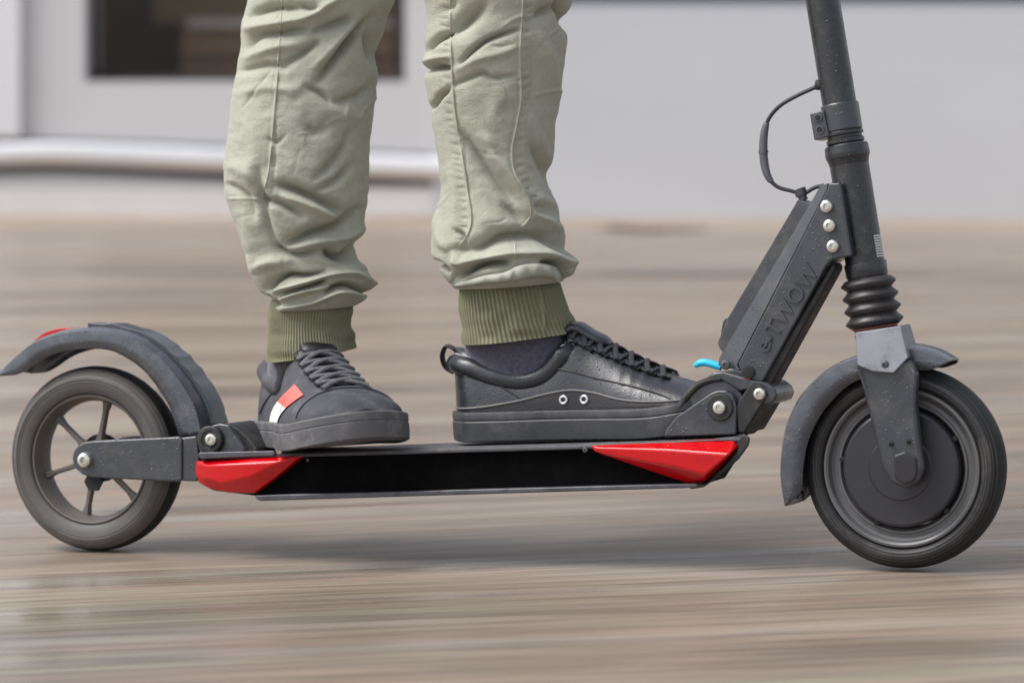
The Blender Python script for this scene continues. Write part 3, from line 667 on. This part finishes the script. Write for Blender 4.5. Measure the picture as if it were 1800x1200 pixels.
def xf(vf, mtx): V, Fc = vf; return [np.array(mtx @ Vector(v)) for v in V], Fc
def build_shoe(side, mtx, front):
    """side +1: foot whose outer edge points to +y. Near side of the picture is -y for both."""
    s = Shoe(side)
    nx, nt_ = 110, 48; V = []
    xs = [ .285*(1-math.cos(math.pi*i/(nx-1)))/2 for i in range(nx)]
    for x in xs:
        for j in range(nt_+1):
            t = math.pi*j/nt_; p = s.pt(x, t)
            # soft vamp creases where the foot bends
            cr_ = math.exp(-((x-.195)/.012)**2)*math.sin((x-.195)*520)*.0012*math.sin(t)
            p = p+np.array([0, 0, cr_]); V.append(p)
    n1 = nt_+1
    Fc = [(i*n1+j, i*n1+j+1, (i+1)*n1+j+1, (i+1)*n1+j) for i in range(nx-1) for j in range(nt_)]
    Fc += [(i*n1, (i+1)*n1, (i+1)*n1+nt_, i*n1+nt_) for i in range(nx-1)]
    up_m = MAT['leather'] if front else MAT['canvas']
    upper = obj('shoe', xf((V, Fc), mtx), up_m, PERSON, sharp=80)
    upper['label'] = 'black leather sneaker pointing forward, two eyelets on its inner side' if front else 'dusty grey sneaker turned towards the viewer with a red and white patch'
    # sole: rounded outline with a grooved band
    def outline(off, z, nn=80):
        pts = []
        for i in range(nn+1):
            x = .285*(1-math.cos(math.pi*i/nn))/2; pts.append((x, s.c(x)+s.w(x)+0))
        pts2 = [(x, 2*s.c(x)-y) for x, y in reversed(pts)]
        P = pts+pts2[1:-1]; out = []
        m_ = len(P)
        for i in range(m_):
            a, b_ = np.array(P[i-1]), np.array(P[(i+1) % m_]); d = b_-a; d /= np.linalg.norm(d)+1e-9; nrm = np.array([-d[1], d[0]])
            q = np.array(P[i])+nrm*off; out.append(np.array([q[0], q[1], z+s.spring(P[i][0])]))
        return out
    rings = [outline(.002, 0), outline(.0045, .0015), outline(.005, .012), outline(.0048, .0205), outline(.0040, .0215), outline(.0040, .0225), outline(.0046, .0232), outline(.0046, .0290 if front else .031), outline(.0038, .0305 if front else .0325), outline(-.0005, .0312 if front else .0335)]
    m_ = len(rings[0]); SV = [v*np.array([1, 1, 1 if front else .80]) for r_ in rings for v in r_]; SF = [(i*m_+j, i*m_+(j+1) % m_, (i+1)*m_+(j+1) % m_, (i+1)*m_+j) for i in range(len(rings)-1) for j in range(m_)]
    SF += [tuple(range(m_-1, -1, -1)), tuple((len(rings)-1)*m_+j for j in range(m_))]
    obj('sole', xf((SV, SF), mtx), MAT['sole'] if front else MAT['sole_gr'], upper, sharp=30)
    # padded collar and piping following the opening
    def coll(zf, off, xr=(.004, .128)):
        a = [s.side_at(x, s.Z0+(s.H(x)-s.Z0)*zf, -1, off) for x in np.linspace(xr[0], xr[1], 30)]
        b_ = [s.side_at(x, s.Z0+(s.H(x)-s.Z0)*zf, 1, off) for x in np.linspace(xr[1], xr[0], 30)]
        return a+b_
    obj('collar', xf(tube(coll(.80, -.003), .0105, 16, closed=True), mtx), up_m, upper, sharp=80)
    obj('collar_lining', xf(tube([p+np.array([0, 0, .0100]) for p in coll(.80, -.0035)], .0017, 8, closed=True), mtx), MAT['piping'] if front else MAT['liner'], upper)
    tg = [s.pt(x, math.pi/2)+np.array([0, 0, .004]) for x in np.linspace(.118 if front else .132, .17, 12)]
    obj('tongue', xf(tube(tg, [.008, .014]+[.017]*8+[.014, .008], 14, flat=.35), mtx), up_m if front else MAT['leather_dk'], upper, sharp=80)
    # facing panel along the laces (a raised flap each side)
    def strip(x0, x1, t0, t1, off, n=30, k=8, tfun=None):
        V_ = []
        for i in range(n+1):
            x = x0+(x1-x0)*i/n; a, b_ = (t0, t1) if tfun is None else tfun(i/n)
            for j in range(k+1): V_.append(s.pt(x, a+(b_-a)*j/k, off))
        return V_, [(i*(k+1)+j, i*(k+1)+j+1, (i+1)*(k+1)+j+1, (i+1)*(k+1)+j) for i in range(n) for j in range(k)]
    for sd in (0, 1):
        def tf(u, sd=sd):
            a0, b0 = .98+.22*u, 1.33+.05*u
            return (a0, b0) if sd == 0 else (math.pi-b0, math.pi-a0)
        obj('lace_panel', xf(strip(.128, .236, 0, 0, .0016, tfun=tf), mtx), up_m, upper, solid=.0022, sharp=60)
    lm = MAT['lace'] if front else MAT['lace_gr']
    nl = 6 if front else 7
    for k in range(nl):
        x = .134+k*(.0165 if front else .0145)
        for dirn in (1, -1):
            x2 = x+.0145
            ts = np.linspace(1.02+.02*k, math.pi-1.02-.02*k, 12)
            pth = []
            for j, t in enumerate(ts if dirn > 0 else ts[::-1]):
                xx = x+(x2-x)*j/11; pth.append(s.pt(xx, t, .0035+.0022*math.sin(math.pi*j/11)*(1 if dirn > 0 else .5)))
            obj('lace', xf(tube(pth, .0030 if front else .0040, 8, flat=.62), mtx), lm, upper)
    for k in range(6):
        for t in (.99+.035*k, math.pi-.99-.035*k):
            c0 = s.pt(.138+k*.0165, t, .0028); n0 = s.pt(.138+k*.0165, t, .006)-c0; n0 /= np.linalg.norm(n0)
            obj('lace_hole', xf(lathe([(.0026, -.001), (.0026, .0006), (0, .0006)], c0, n0, 14), mtx), MAT['dark'], upper)
    # heel loop
    hl = spline([np.array([.001, 0, .094]), np.array([-.008, 0, .098]), np.array([-.0135, 0, .088]), np.array([-.0105, 0, .076]), np.array([-.002, 0, .070])], 20)
    obj('pull_tab', xf(tube(hl, [.0065]*20, 12, flat=.28, up=np.array([0, 1., 0]) if False else None), mtx), MAT['black'], upper)
    def sidepath(pts, sd, off=.001): return [s.side_at(x, z, sd, off) for x, z in spline(pts, 60)]
    if front:
        wave = [(.002, .034), (.04, .036), (.08, .041), (.11, .047), (.135, .050), (.16, .047), (.19, .040), (.225, .037), (.26, .038)]
        low = [(.002, .0305), (.08, .031), (.16, .032), (.26, .034)]
        # dark panel between the two lines, near (inner) side
        a = spline(wave, 60); b_ = spline(low, 60); V_ = []
        for i in range(8, 58):
            for j in range(7):
                u = j/6; x = a[i][0]*(1-u)+b_[i][0]*u; z = a[i][1]*(1-u)+(b_[i][1])*u; V_.append(s.side_at(x, z, -1, .0012))
        obj('side_panel', xf((V_, [(i*7+j, i*7+j+1, (i+1)*7+j+1, (i+1)*7+j) for i in range(49) for j in range(6)]), mtx), MAT['leather_dk'], upper, sharp=80)
        obj('seam_line', xf(tube(sidepath(wave, -1, .0018), .0011, 8), mtx), MAT['seamline'], upper)
        for x in (.127, .150):
            c0 = s.side_at(x, .0405, -1, .0022); c1 = s.side_at(x, .0405, -1, .0060); ax = c1-c0; 
            nrm = np.cross(s.side_at(x+.003, .0405, -1, 0)-s.side_at(x-.003, .0405, -1, 0), s.side_at(x, .044, -1, 0)-s.side_at(x, .037, -1, 0)); nrm /= np.linalg.norm(nrm)
            if nrm[1] > 0: nrm = -nrm
            ey = obj('eyelet', xf(lathe([(.0024, -.001), (.0024, .0009), (.0036, .0013), (.0047, .0008), (.0049, -.001)], c0, nrm, 28, closed=True), mtx), MAT['eyelet'], upper)
            obj('eyelet_hole', xf(lathe([(.0024, -.0005), (.0024, .0), (0, .0)], c0, nrm, 16), mtx), MAT['dark'], upper)
        # overlay edges: heel counter, quarter edge and lace facing edge
        for tb in (tube(sidepath([(.004, .068), (.03, .066), (.05, .060), (.075, .046), (.085, .038)], -1), .0007, 6),
                   tube(sidepath([(.108, .072), (.13, .070), (.16, .062), (.20, .053), (.235, .043), (.25, .036)], -1), .0009, 6)):
            obj('stitching', xf(tb, mtx), MAT['leather_dk'], upper)
    else:
        sd = -1 if side > 0 else -1
        # flag patch on the outer side, laid on the surface: white lower half, red upper half
        from mathutils.bvhtree import BVHTree
        bv = BVHTree.FromPolygons([tuple(mtx @ Vector(v)) for v in V], [f for f in Fc])
        def patch(u0, u1, mt, nm):
            cl = spline([(482, 744), (487, 727), (497, 712), (512, 698), (527, 686)], 41); V_ = []
            i0, i1 = int(u0*40), int(u1*40)
            for i in range(i0, i1+1):
                tg_ = cl[min(i+1, 40)]-cl[max(i-1, 0)]; tg_ /= np.linalg.norm(tg_); nn_ = np.array([-tg_[1], tg_[0]]); wd = 6.5+5.5*i/40
                for j in range(7):
                    q = cl[i]+nn_*(j/3-1)*wd; d = Vector(ray(q[0], q[1])); h = bv.ray_cast(Vector(CAM), d.normalized())
                    if h[0] is None: V_.append(V_[-1] if V_ else np.array(mtx @ Vector((.1, 0, .05)))); continue
                    nv = h[1] if h[1].dot(d) < 0 else -h[1]; V_.append(np.array(h[0]+nv*.0016))
            n_ = i1-i0
            return obj(nm, (V_, [(i*7+j, i*7+j+1, (i+1)*7+j+1, (i+1)*7+j) for i in range(n_) for j in range(6)]), mt, upper, sharp=80)
        patch(0, .5, MAT['white'], 'white_patch'); patch(.5, 1, MAT['redpatch'], 'red_patch')
        for tb in (tube(sidepath([(.04, .034), (.060, .048), (.078, .060)], sd), .0009, 6),
                   tube(sidepath([(.178, .036), (.181, .044), (.185, .052)], sd), .0009, 6),
                   tube([s.pt(.236, t, .001) for t in np.linspace(.15, math.pi-.15, 30)], .0012, 6)):
            obj('seam_line', xf(tb, mtx), MAT['liner'], upper)
    return s, upper

def deck_z(x, y):      # world height of the deck top under world x, y
    c = Wl(712, 790, -.058); q = np.linalg.inv(LM)@np.array([x, y, 0.]); 
    a, b_ = Wl(540, 796, -.058), Wl(1000, 782, -.058)
    zl = a[2]+(b_[2]-a[2])*(x-a[0])/(b_[0]-a[0])
    return (LM@np.array([x, (y-LM[1, 2]*zl)/LM[1, 1], zl]))[2]
# front (left) foot, pointing along the deck
hp = Wy(797, 781, .012)
mF = Matrix.Translation(Vector((hp[0]+.004, .020, deck_z(hp[0]+.1, -.01)+.0005))) @ Matrix.Rotation(math.radians(1.5), 4, 'Z') @ Matrix.Rotation(math.radians(-1.8), 4, 'Y')
sF, upF = build_shoe(1, mF, True)
# rear (right) foot, turned out towards the camera, toes over the deck's edge
ang = math.radians(-47)
hp = Wy(503, 780, .088)
mR = Matrix.Translation(Vector((hp[0], .085, deck_z(hp[0], .03)+.001))) @ Matrix.Rotation(ang, 4, 'Z') @ Matrix.Rotation(math.radians(-4.0), 4, 'Y') @ Matrix.Diagonal((.90, 1.15, 1.05, 1))
sR, upR = build_shoe(-1, mR, False)
DB = depth_of(np.array(mR @ Vector((.066, 0, .13))))-.042; DN = depth_of(np.array(mF @ Vector((.066, 0, .13))))
print('DEPTHS', DB, DN, proj(np.array(mR @ Vector((.066, 0, .13)))), proj(np.array(mF @ Vector((.066, 0, .13)))))

# ---- cloth legs
def tube_lr(rows, depth, nrow, ncol, depthfac=.85, fold=None, rib=None, extra=None, rdisp=None):
    """rows of (Lx, Ly, Rx, Ry): picture silhouette left/right; elliptical rings between them"""
    A = np.array(spline(rows, nrow)) if len(rows) > 2 else np.array([np.array(rows[0])+(np.array(rows[1])-np.array(rows[0]))*t for t in np.linspace(0, 1, nrow)])
    V = np.zeros((nrow, ncol, 3)); N = np.zeros((nrow, ncol, 3))
    fwd = F0; tt = np.arange(ncol)*2*math.pi/ncol
    dv = depth if hasattr(depth, '__len__') else [depth]*nrow
    for i in range(nrow):
        l, r_ = Wd(A[i][0], A[i][1], dv[i]), Wd(A[i][2], A[i][3], dv[i]); c = (l+r_)/2; a = (r_-l)/2; la = np.linalg.norm(a)
        df = depthfac
        ct, st = np.cos(tt)[:, None], np.sin(tt)[:, None]
        V[i] = c+a*ct-fwd*la*df*st
        nn = a/la*ct*df-fwd*st; N[i] = nn/np.linalg.norm(nn, axis=1)[:, None]
    D = (V-CAM); zz = D@FW; px = 900+FPX*(D@RT)/zz; py = 600-FPX*(D@UP)/zz
    ppm = FPX/zz
    disp = np.zeros((nrow, ncol))
    if fold is not None: disp += fold(px, py)
    if rib is not None:
        n_, amp = rib; disp += amp*np.sign(np.cos(n_*tt))*np.abs(np.cos(n_*tt))[None, :]**.7*(np.linspace(0, 1, nrow)[:, None]*0+1)
    if rdisp is not None: disp += rdisp(px, py)
    V = V+N*(disp/ppm)[:, :, None]
    F_ = [(i*ncol+j, i*ncol+(j+1) % ncol, (i+1)*ncol+(j+1) % ncol, (i+1)*ncol+j) for i in range(nrow-1) for j in range(ncol)]
    return V.reshape(-1, 3), F_
def strokes(lst):
    def f(px, py):
        out = np.zeros_like(px)
        for pts, wd, amp in lst:
            P = np.array(spline(pts, max(2, 6*len(pts)))); n = len(P)
            best = np.full(px.shape, 1e9); bu = np.zeros_like(px)
            for k in range(n-1):
                a, b_ = P[k], P[k+1]; d = b_-a; l2 = d@d+1e-9
                u = np.clip(((px-a[0])*d[0]+(py-a[1])*d[1])/l2, 0, 1); q = (px-a[0]-u*d[0])**2+(py-a[1]-u*d[1])**2
                m_ = q < best; best = np.where(m_, q, best); bu = np.where(m_, (k+u)/(n-1), bu)
            tap = np.clip(np.sin(np.pi*np.clip(bu*.86+.07, 0, 1)), 0, 1)**.6
            out += amp*((2.3 if abs(amp) > 3.4 else 1.5) if amp < 0 else 1.35)*tap*(np.exp(-(best/(wd*wd))**.72*1.25) if amp < 0 else np.exp(-best/(wd*wd*.75)))
        return out
    return f
def vnoise(px, py, sx, sy, seed, ang=0):
    r = np.random.default_rng(seed); G = r.normal(size=(96, 96))
    c, s = math.cos(ang), math.sin(ang); x = (px*c+py*s)/sx+40; y = (-px*s+py*c)/sy+40
    xi, yi = np.floor(x).astype(int), np.floor(y).astype(int); u, v = x-xi, y-yi; u = u*u*(3-2*u); v = v*v*(3-2*v)
    g = lambda a, b_: G[a % 96, b_ % 96]
    return (g(xi, yi)*(1-u)+g(xi+1, yi)*u)*(1-v)+(g(xi, yi+1)*(1-u)+g(xi+1, yi+1)*u)*v
def cloth_noise(px, py, seed):
    return (1.6*vnoise(px, py, 60, 34, seed, .5)+.9*vnoise(px, py, 30, 15, seed+1, -.4)+.45*vnoise(px, py, 12, 8, seed+2, .3)+.22*vnoise(px, py, 5, 4, seed+3))

foldL = [  # picture-left leg: (polyline, width px, height px)
    ([(434, 50), (493, 41), (539, 31), (578, 8), (604, -6)], 9, 6), ([(437, 30), (473, 17), (527, 14)], 9, -6), ([(434, 84), (451, 64), (502, 57), (539, 54)], 8, -6),
    ([(550, 57), (590, 42), (621, 34)], 9, -6), ([(431, 102), (479, 85), (520, 78)], 9, 4), ([(502, 113), (533, 93), (561, 74)], 8, -5),
    ([(560, 142), (595, 97), (624, 65), (655, 28)], 9, -8), ([(556, 116), (595, 74), (626, 34)], 10, 5), ([(425, 126), (465, 116), (500, 118)], 7, -3.5),
    ([(539, 153), (564, 164), (580, 180)], 6, -4), ([(590, 181), (629, 167), (650, 150)], 8, -4), ([(652, 50), (660, 110)], 12, -7), ([(530, 10), (545, 16), (560, 14)], 6, -4),
    ([(420, 165), (470, 155), (520, 160)], 10, 2.5), ([(539, 221), (556, 232), (575, 222)], 12, -4.5), ([(615, 232), (603, 262), (580, 292), (555, 312)], 8, -4),
    ([(561, 334), (595, 314), (620, 290)], 7, -4), ([(470, 245), (485, 250), (500, 240)], 6, -3), ([(485, 215), (482, 280), (478, 340)], 3, -1.5),
    ([(400, 290), (430, 300), (450, 320)], 14, 4), ([(400, 325), (430, 345), (445, 380)], 9, -4), ([(452, 300), (458, 345), (470, 400), (490, 440)], 9, -5),
    ([(489, 325), (520, 334), (560, 350), (600, 371)], 9, -9), ([(500, 345), (540, 360), (588, 384)], 8, 5), ([(456, 350), (493, 359), (532, 380)], 7, -6),
    ([(507, 427), (545, 410), (595, 396), (631, 368)], 9, -9), ([(508, 438), (560, 426), (610, 418), (640, 400)], 8, 5),
    ([(484, 432), (500, 442), (530, 447), (562, 438)], 6, -6), ([(574, 440), (590, 450), (607, 452), (630, 426)], 9, -10),
    ([(430, 380), (445, 430), (468, 478)], 16, 4), ([(460, 470), (478, 462), (500, 462)], 12, 6), ([(560, 455), (600, 466), (640, 470)], 8, 4),
    ([(474, 507), (484, 494), (505, 483), (540, 484), (573, 479)], 5.5, -9), ([(485, 512), (510, 505), (540, 495), (578, 482), (621, 480), (660, 499)], 6, 8),
    ([(500, 514), (547, 502), (570, 494)], 4, -7), ([(495, 527), (520, 517), (545, 510), (575, 505)], 5.5, 7), ([(575, 512), (595, 503), (618, 502), (655, 515)], 5.5, -9),
    ([(498, 543), (550, 533), (595, 514), (632, 520)], 6, 7), ([(468, 520), (478, 530), (490, 535)], 6, -5), ([(440, 455), (455, 490), (470, 520)], 9, 4),
    ([(560, 180), (600, 200), (640, 205)], 16, 2.5), ([(440, 215), (450, 260), (440, 300)], 18, 3)]
foldR = [
    ([(867, 272), (885, 292), (900, 312), (918, 340), (932, 374), (958, 388), (985, 410), (1004, 430)], 9, 7.5), ([(813, 240), (832, 268), (855, 298), (885, 332), (905, 352)], 13, -8),
    ([(888, 362), (905, 376), (918, 392)], 9, -4), ([(800, 440), (839, 436), (870, 422), (900, 414), (960, 416), (1006, 438)], 13, -11), ([(800, 461), (839, 458), (890, 446), (930, 444), (970, 446), (1012, 462)], 8, 7),
    ([(806, 484), (833, 469), (860, 463), (892, 462)], 7, -14), ([(956, 461), (980, 462), (993, 472), (996, 486)], 5, -12),
    ([(811, 110), (830, 90), (855, 72), (880, 62), (910, 53)], 5, -6), ([(796, 150), (820, 140), (847, 130), (870, 138), (905, 134)], 6, -3.5), ([(800, 125), (840, 105), (880, 95), (905, 85)], 9, 3),
    ([(792, 58), (815, 42), (850, 10)], 12, -8), ([(746, 90), (765, 72), (788, 60)], 6, -8), ([(746, 124), (762, 119), (786, 119)], 6, -10), ([(744, 108), (770, 102), (790, 100)], 6, 4),
    ([(758, 190), (770, 172), (787, 158)], 5, -6), ([(780, 20), (795, 12), (800, 0)], 8, -3), ([(941, 30), (960, 18), (978, 12)], 9, -6), ([(950, 62), (965, 95), (975, 136), (978, 200)], 9, 4),
    ([(938, 258), (955, 285), (969, 310), (975, 335)], 13, -6), ([(935, 205), (950, 245), (968, 285)], 7, 3), ([(930, 80), (940, 130), (935, 180)], 10, -3),
    ([(985, 0), (992, 25), (1000, 50)], 9, -9), ([(790, 300), (800, 340), (800, 400)], 12, 3), ([(768, 380), (776, 420), (790, 440)], 12, 5), ([(800, 405), (812, 415), (815, 430)], 6, -4),
    ([(757, 460), (770, 466), (785, 476)], 5, -8), ([(795, 445), (803, 462), (815, 470)], 5, 5), ([(852, 240), (870, 262)], 10, 2.5), ([(885, 155), (870, 200), (890, 240)], 18, 2.5),
    ([(940, 345), (965, 360), (975, 390)], 14, 5), ([(850, 375), (880, 395), (915, 400)], 16, 4), ([(960, 420), (985, 434), (1005, 450)], 7, -5)]
seamR1 = [(791, -20), (792, 60), (795, 140), (800, 200), (812, 270), (821, 330), (828, 385), (820, 415), (806, 432)]
seamR2 = [(921, -20), (917, 40), (914, 100), (916, 170), (908, 220), (900, 262), (903, 300), (915, 325), (930, 355), (932, 380), (915, 405), (906, 425), (906, 455)]
seamL = [(497, -20), (492, 60), (487, 140), (480, 220), (472, 300), (460, 350)]
def seamf(lines, seed):
    lst = []; r = np.random.default_rng(seed)
    for ln, side, pk in lines:
        lst += [(ln, 2.2, 1.2), ([(x-4*side, y) for x, y in ln], 1.8, -.6)]
        P = spline(ln, 200); y = P[0][1]
        for q in P:
            if q[1] > y:
                y = q[1]+9+r.uniform(0, 7)
                if pk: lst.append(([(q[0]+side*4, q[1]+2), (q[0]+side*(13+r.uniform(0, 5)), q[1]-1+r.uniform(-2, 2))], 3.4, -pk*r.uniform(.5, 1.3)))
    return lst
def small(seed, n, x0, x1, ang, sd):
    r = np.random.default_rng(seed); out = []
    for _ in range(n):
        x, y = r.uniform(x0, x1), r.uniform(-30, 520); a = r.normal(ang, sd); l = r.uniform(12, 42); c = r.uniform(-.25, .25)
        dx, dy = math.cos(a)*l, math.sin(a)*l
        out.append(([(x-dx, y-dy), (x-dy*c, y+dx*c), (x+dx, y+dy)], r.uniform(2.2, 4.5), r.choice([-1, -1, 1])*r.uniform(.5, 1.6)))
    return out
fL = strokes(foldL+seamf([(seamL, 1, .5)], 3)+small(5, 16, 400, 660, -.45, .5)); fR = strokes(foldR+seamf([(seamR1, -1, 1.1), (seamR2, 1, 1.3)], 4)+small(6, 14, 750, 1000, -.4, .6))
legL = [(462, -420, 735, -420), (455, -250, 728, -250), (445, -120, 720, -120), (438, -40, 705, -40), (435, 0, 697, 0), (425, 40, 678, 40), (420, 100, 668, 100), (412, 150, 662, 150), (405, 200, 656, 200), (399, 250, 651, 250), (393, 300, 648, 300), (395, 340, 646, 340),
        (407, 380, 643, 380), (424, 420, 634, 420), (440, 460, 630, 455), (450, 480, 645, 475), (460, 500, 657, 496), (468, 520, 654, 512), (474, 535, 642, 526), (482, 545, 628, 536), (486, 542, 612, 534)]
legR = [(742, -420, 1040, -420), (742, -250, 1030, -250), (742, -120, 1022, -120), (743, -40, 1014, -40), (745, 0, 1009, 0), (749, 30, 1001, 30), (748, 60, 999, 60), (742, 90, 995, 90), (746, 130, 990, 130), (750, 170, 982, 170), (757, 200, 978, 200), (765, 250, 975, 250), (772, 300, 974, 300), (774, 340, 977, 335),
        (766, 380, 973, 370), (759, 415, 982, 400), (757, 440, 1002, 430), (762, 462, 1015, 455), (776, 482, 1012, 476), (790, 498, 1000, 488), (800, 507, 988, 494), (812, 506, 974, 493)]
def hipcap(vf_rows): return vf_rows
VL, FL_ = tube_lr(legL, DB, 430, 300, .92, lambda x, y: fL(x, y)*1.65+cloth_noise(x, y, 11)*.7)
VR, FR_ = tube_lr(legR, DN, 430, 300, .92, lambda x, y: fR(x, y)*1.5+cloth_noise(x, y, 21)*.55)
# seat of the trousers joining both legs above the knee
cl, crr = np.mean(VL[:300], 0), np.mean(VR[:300], 0)
hips = (cl+crr)/2+Z*.24
def thigh(c0, c1, r0, r1): return tube([c0-(c1-c0)*.03, c0*.5+c1*.5, c1], [r0, (r0+r1)/2, r1], 40)
tr = obj('trousers', join((list(VL), FL_), (list(VR), FR_), thigh(cl, hips+R0*-.05+F0*.02, .079, .10), thigh(crr, hips+R0*.05-F0*.02, .086, .10),
         tube([hips-Z*.05, hips+Z*.06, hips+Z*.14, hips+Z*.2], [.10, .16, .155, .15], 40)), MAT['trouser'], PERSON, sharp=180, recalc=False)
tr['label'] = 'faded olive green cotton trousers gathered into ribbed cuffs'
# ribbed cuffs
def blob(px, py): return 0
c1 = tube_lr([(480, 526, 618, 524), (472, 548, 618, 548), (471, 575, 617, 568), (469, 605, 622, 590), (467, 636, 627, 611)], DB, 80, 720, .86, rib=(92, 1.0), rdisp=lambda x, y: 1.3*vnoise(x, y, 22, 14, 5))
obj('cuff', c1, MAT['cuff'], tr, sharp=180, recalc=False)
c2 = tube_lr([(812, 488, 975, 482), (806, 508, 984, 496), (808, 535, 992, 520), (811, 570, 1003, 552), (814, 605, 1017, 580)], DN, 80, 720, .80, rib=(72, 1.7), rdisp=lambda x, y: 1.8*vnoise(x, y, 26, 16, 9)+strokes([([(940, 480), (950, 520), (956, 560), (957, 585)], 3, 3)])(x, y))
obj('cuff', c2, MAT['cuff'], tr, sharp=180, recalc=False)
# stitched hem tapes and drawstring tab at the front ankle
def cloth_strip(pts, wpx, depth, mat, name, th=.0016):
    P = spline(pts, 30); V_ = []
    for i, p in enumerate(P):
        ww = wpx[0]+(wpx[1]-wpx[0])*i/29
        for j in range(5):
            u = (j-2)/2; V_.append(Wd(p[0], p[1]+u*ww, depth(p[0])-.004*(1-u*u)+.001*math.sin(i*.9)))
    obj(name, (V_, [(i*5+j, i*5+j+1, (i+1)*5+j+1, (i+1)*5+j) for i in range(29) for j in range(4)]), mat, tr, solid=th, sharp=60, recalc=False)
def dcuff(x):
    u = max(-1, min(1, (x-897)/100)); return DN-.070*math.sqrt(max(0, 1-u*u))-.004
cloth_strip([(800, 501), (825, 497), (855, 491), (885, 488), (903, 482)], (3, 10), dcuff, MAT['tab'], 'hem_tape')
cloth_strip([(902, 484), (925, 477), (950, 475), (972, 479), (983, 490)], (13, 9), dcuff, MAT['tab'], 'hem_tape')
# seam threads lying on the cloth
from mathutils.bvhtree import BVHTree
for VV, FF, ln in ((VL, FL_, seamL), (VR, FR_, seamR1), (VR, FR_, seamR2)):
    bv = BVHTree.FromPolygons([tuple(v) for v in VV], [tuple(f) for f in FF]); pth = []
    for q in spline([p for p in ln], 160):
        d = Vector(ray(q[0], q[1])).normalized(); h = bv.ray_cast(Vector(CAM), d)
        if h[0] is not None: pth.append(np.array(h[0])-np.array(d)*.0002)
    obj('seam', tube(pth, .0007, 6), MAT['thread'], tr)
# socks
def sock(mtx, s, top, nm):
    V_, rows = [], []
    inv = mtx
    b0 = inv @ Vector((.062, 0, .03)); b1 = inv @ Vector((.066, 0, .075)); 
    pth = [np.array(b0), np.array(b1), np.array(top)]
    n = 24; P = spline(pth, n); 
    xa = np.array((inv.to_3x3() @ Vector((1, 0, 0)))); ya = np.array((inv.to_3x3() @ Vector((0, 1, 0))))
    for i, p in enumerate(P):
        u = i/(n-1); rx_ = .058-.022*u; ry_ = .022+.012*u
        if top is TOPF: rx_ = .060-.008*u; ry_ = .021+.015*u
        for k in range(48):
            a = 2*math.pi*k/48; V_.append(p+xa*math.cos(a)*rx_+ya*math.sin(a)*ry_)
    return obj(nm, (V_, [(i*48+k, i*48+(k+1) % 48, (i+1)*48+(k+1) % 48, (i+1)*48+k) for i in range(n-1) for k in range(48)]), MAT['sock'], PERSON, sharp=80)
TOPF = tuple(Wd(905, 560, DN)); TOPR = tuple(Wd(545, 585, DB))
sock(mF, sF, TOPF, 'sock'); sock(mR, sR, TOPR, 'sock')
# ---- the body inside the clothes: one continuous skinned mesh from feet to waist
ankF = np.array(mF @ Vector((.06, 0, .045))); ankR = np.array(mR @ Vector((.06, 0, .045)))
kF = crr*.6+np.mean(VR[120*300:121*300], 0)*.4; kR = cl*.6+np.mean(VL[120*300:121*300], 0)*.4
bp = [hips, hips-R0*.07, hips+R0*.07, kR, kF, (kR*.62+ankR*.38), (kF*.62+ankF*.38), ankR, ankF,
      np.array(mR @ Vector((.12, 0, .036))), np.array(mF @ Vector((.12, 0, .036))), np.array(mR @ Vector((.21, 0, .034))), np.array(mF @ Vector((.21, 0, .034))), hips+Z*.16]
be = [(0, 1), (0, 2), (1, 3), (2, 4), (3, 5), (4, 6), (5, 7), (6, 8), (7, 9), (8, 10), (9, 11), (10, 12), (0, 13)]
br_ = [.09, .075, .075, .052, .052, .036, .036, .016, .016, .014, .014, .010, .010, .10]
me = bpy.data.meshes.new('body'); me.from_pydata([tuple(map(float, p)) for p in bp], be, []); me.update()
bo = bpy.data.objects.new('body', me); col.objects.link(bo); bo.parent = PERSON; me.materials.append(MAT['skin'])
sk = bo.modifiers.new('skin', 'SKIN')
for i, r_ in enumerate(br_):
    me.skin_vertices[0].data[i].radius = (r_, r_)
me.skin_vertices[0].data[0].use_root = True
bo.modifiers.new('sub', 'SUBSURF').render_levels = 2
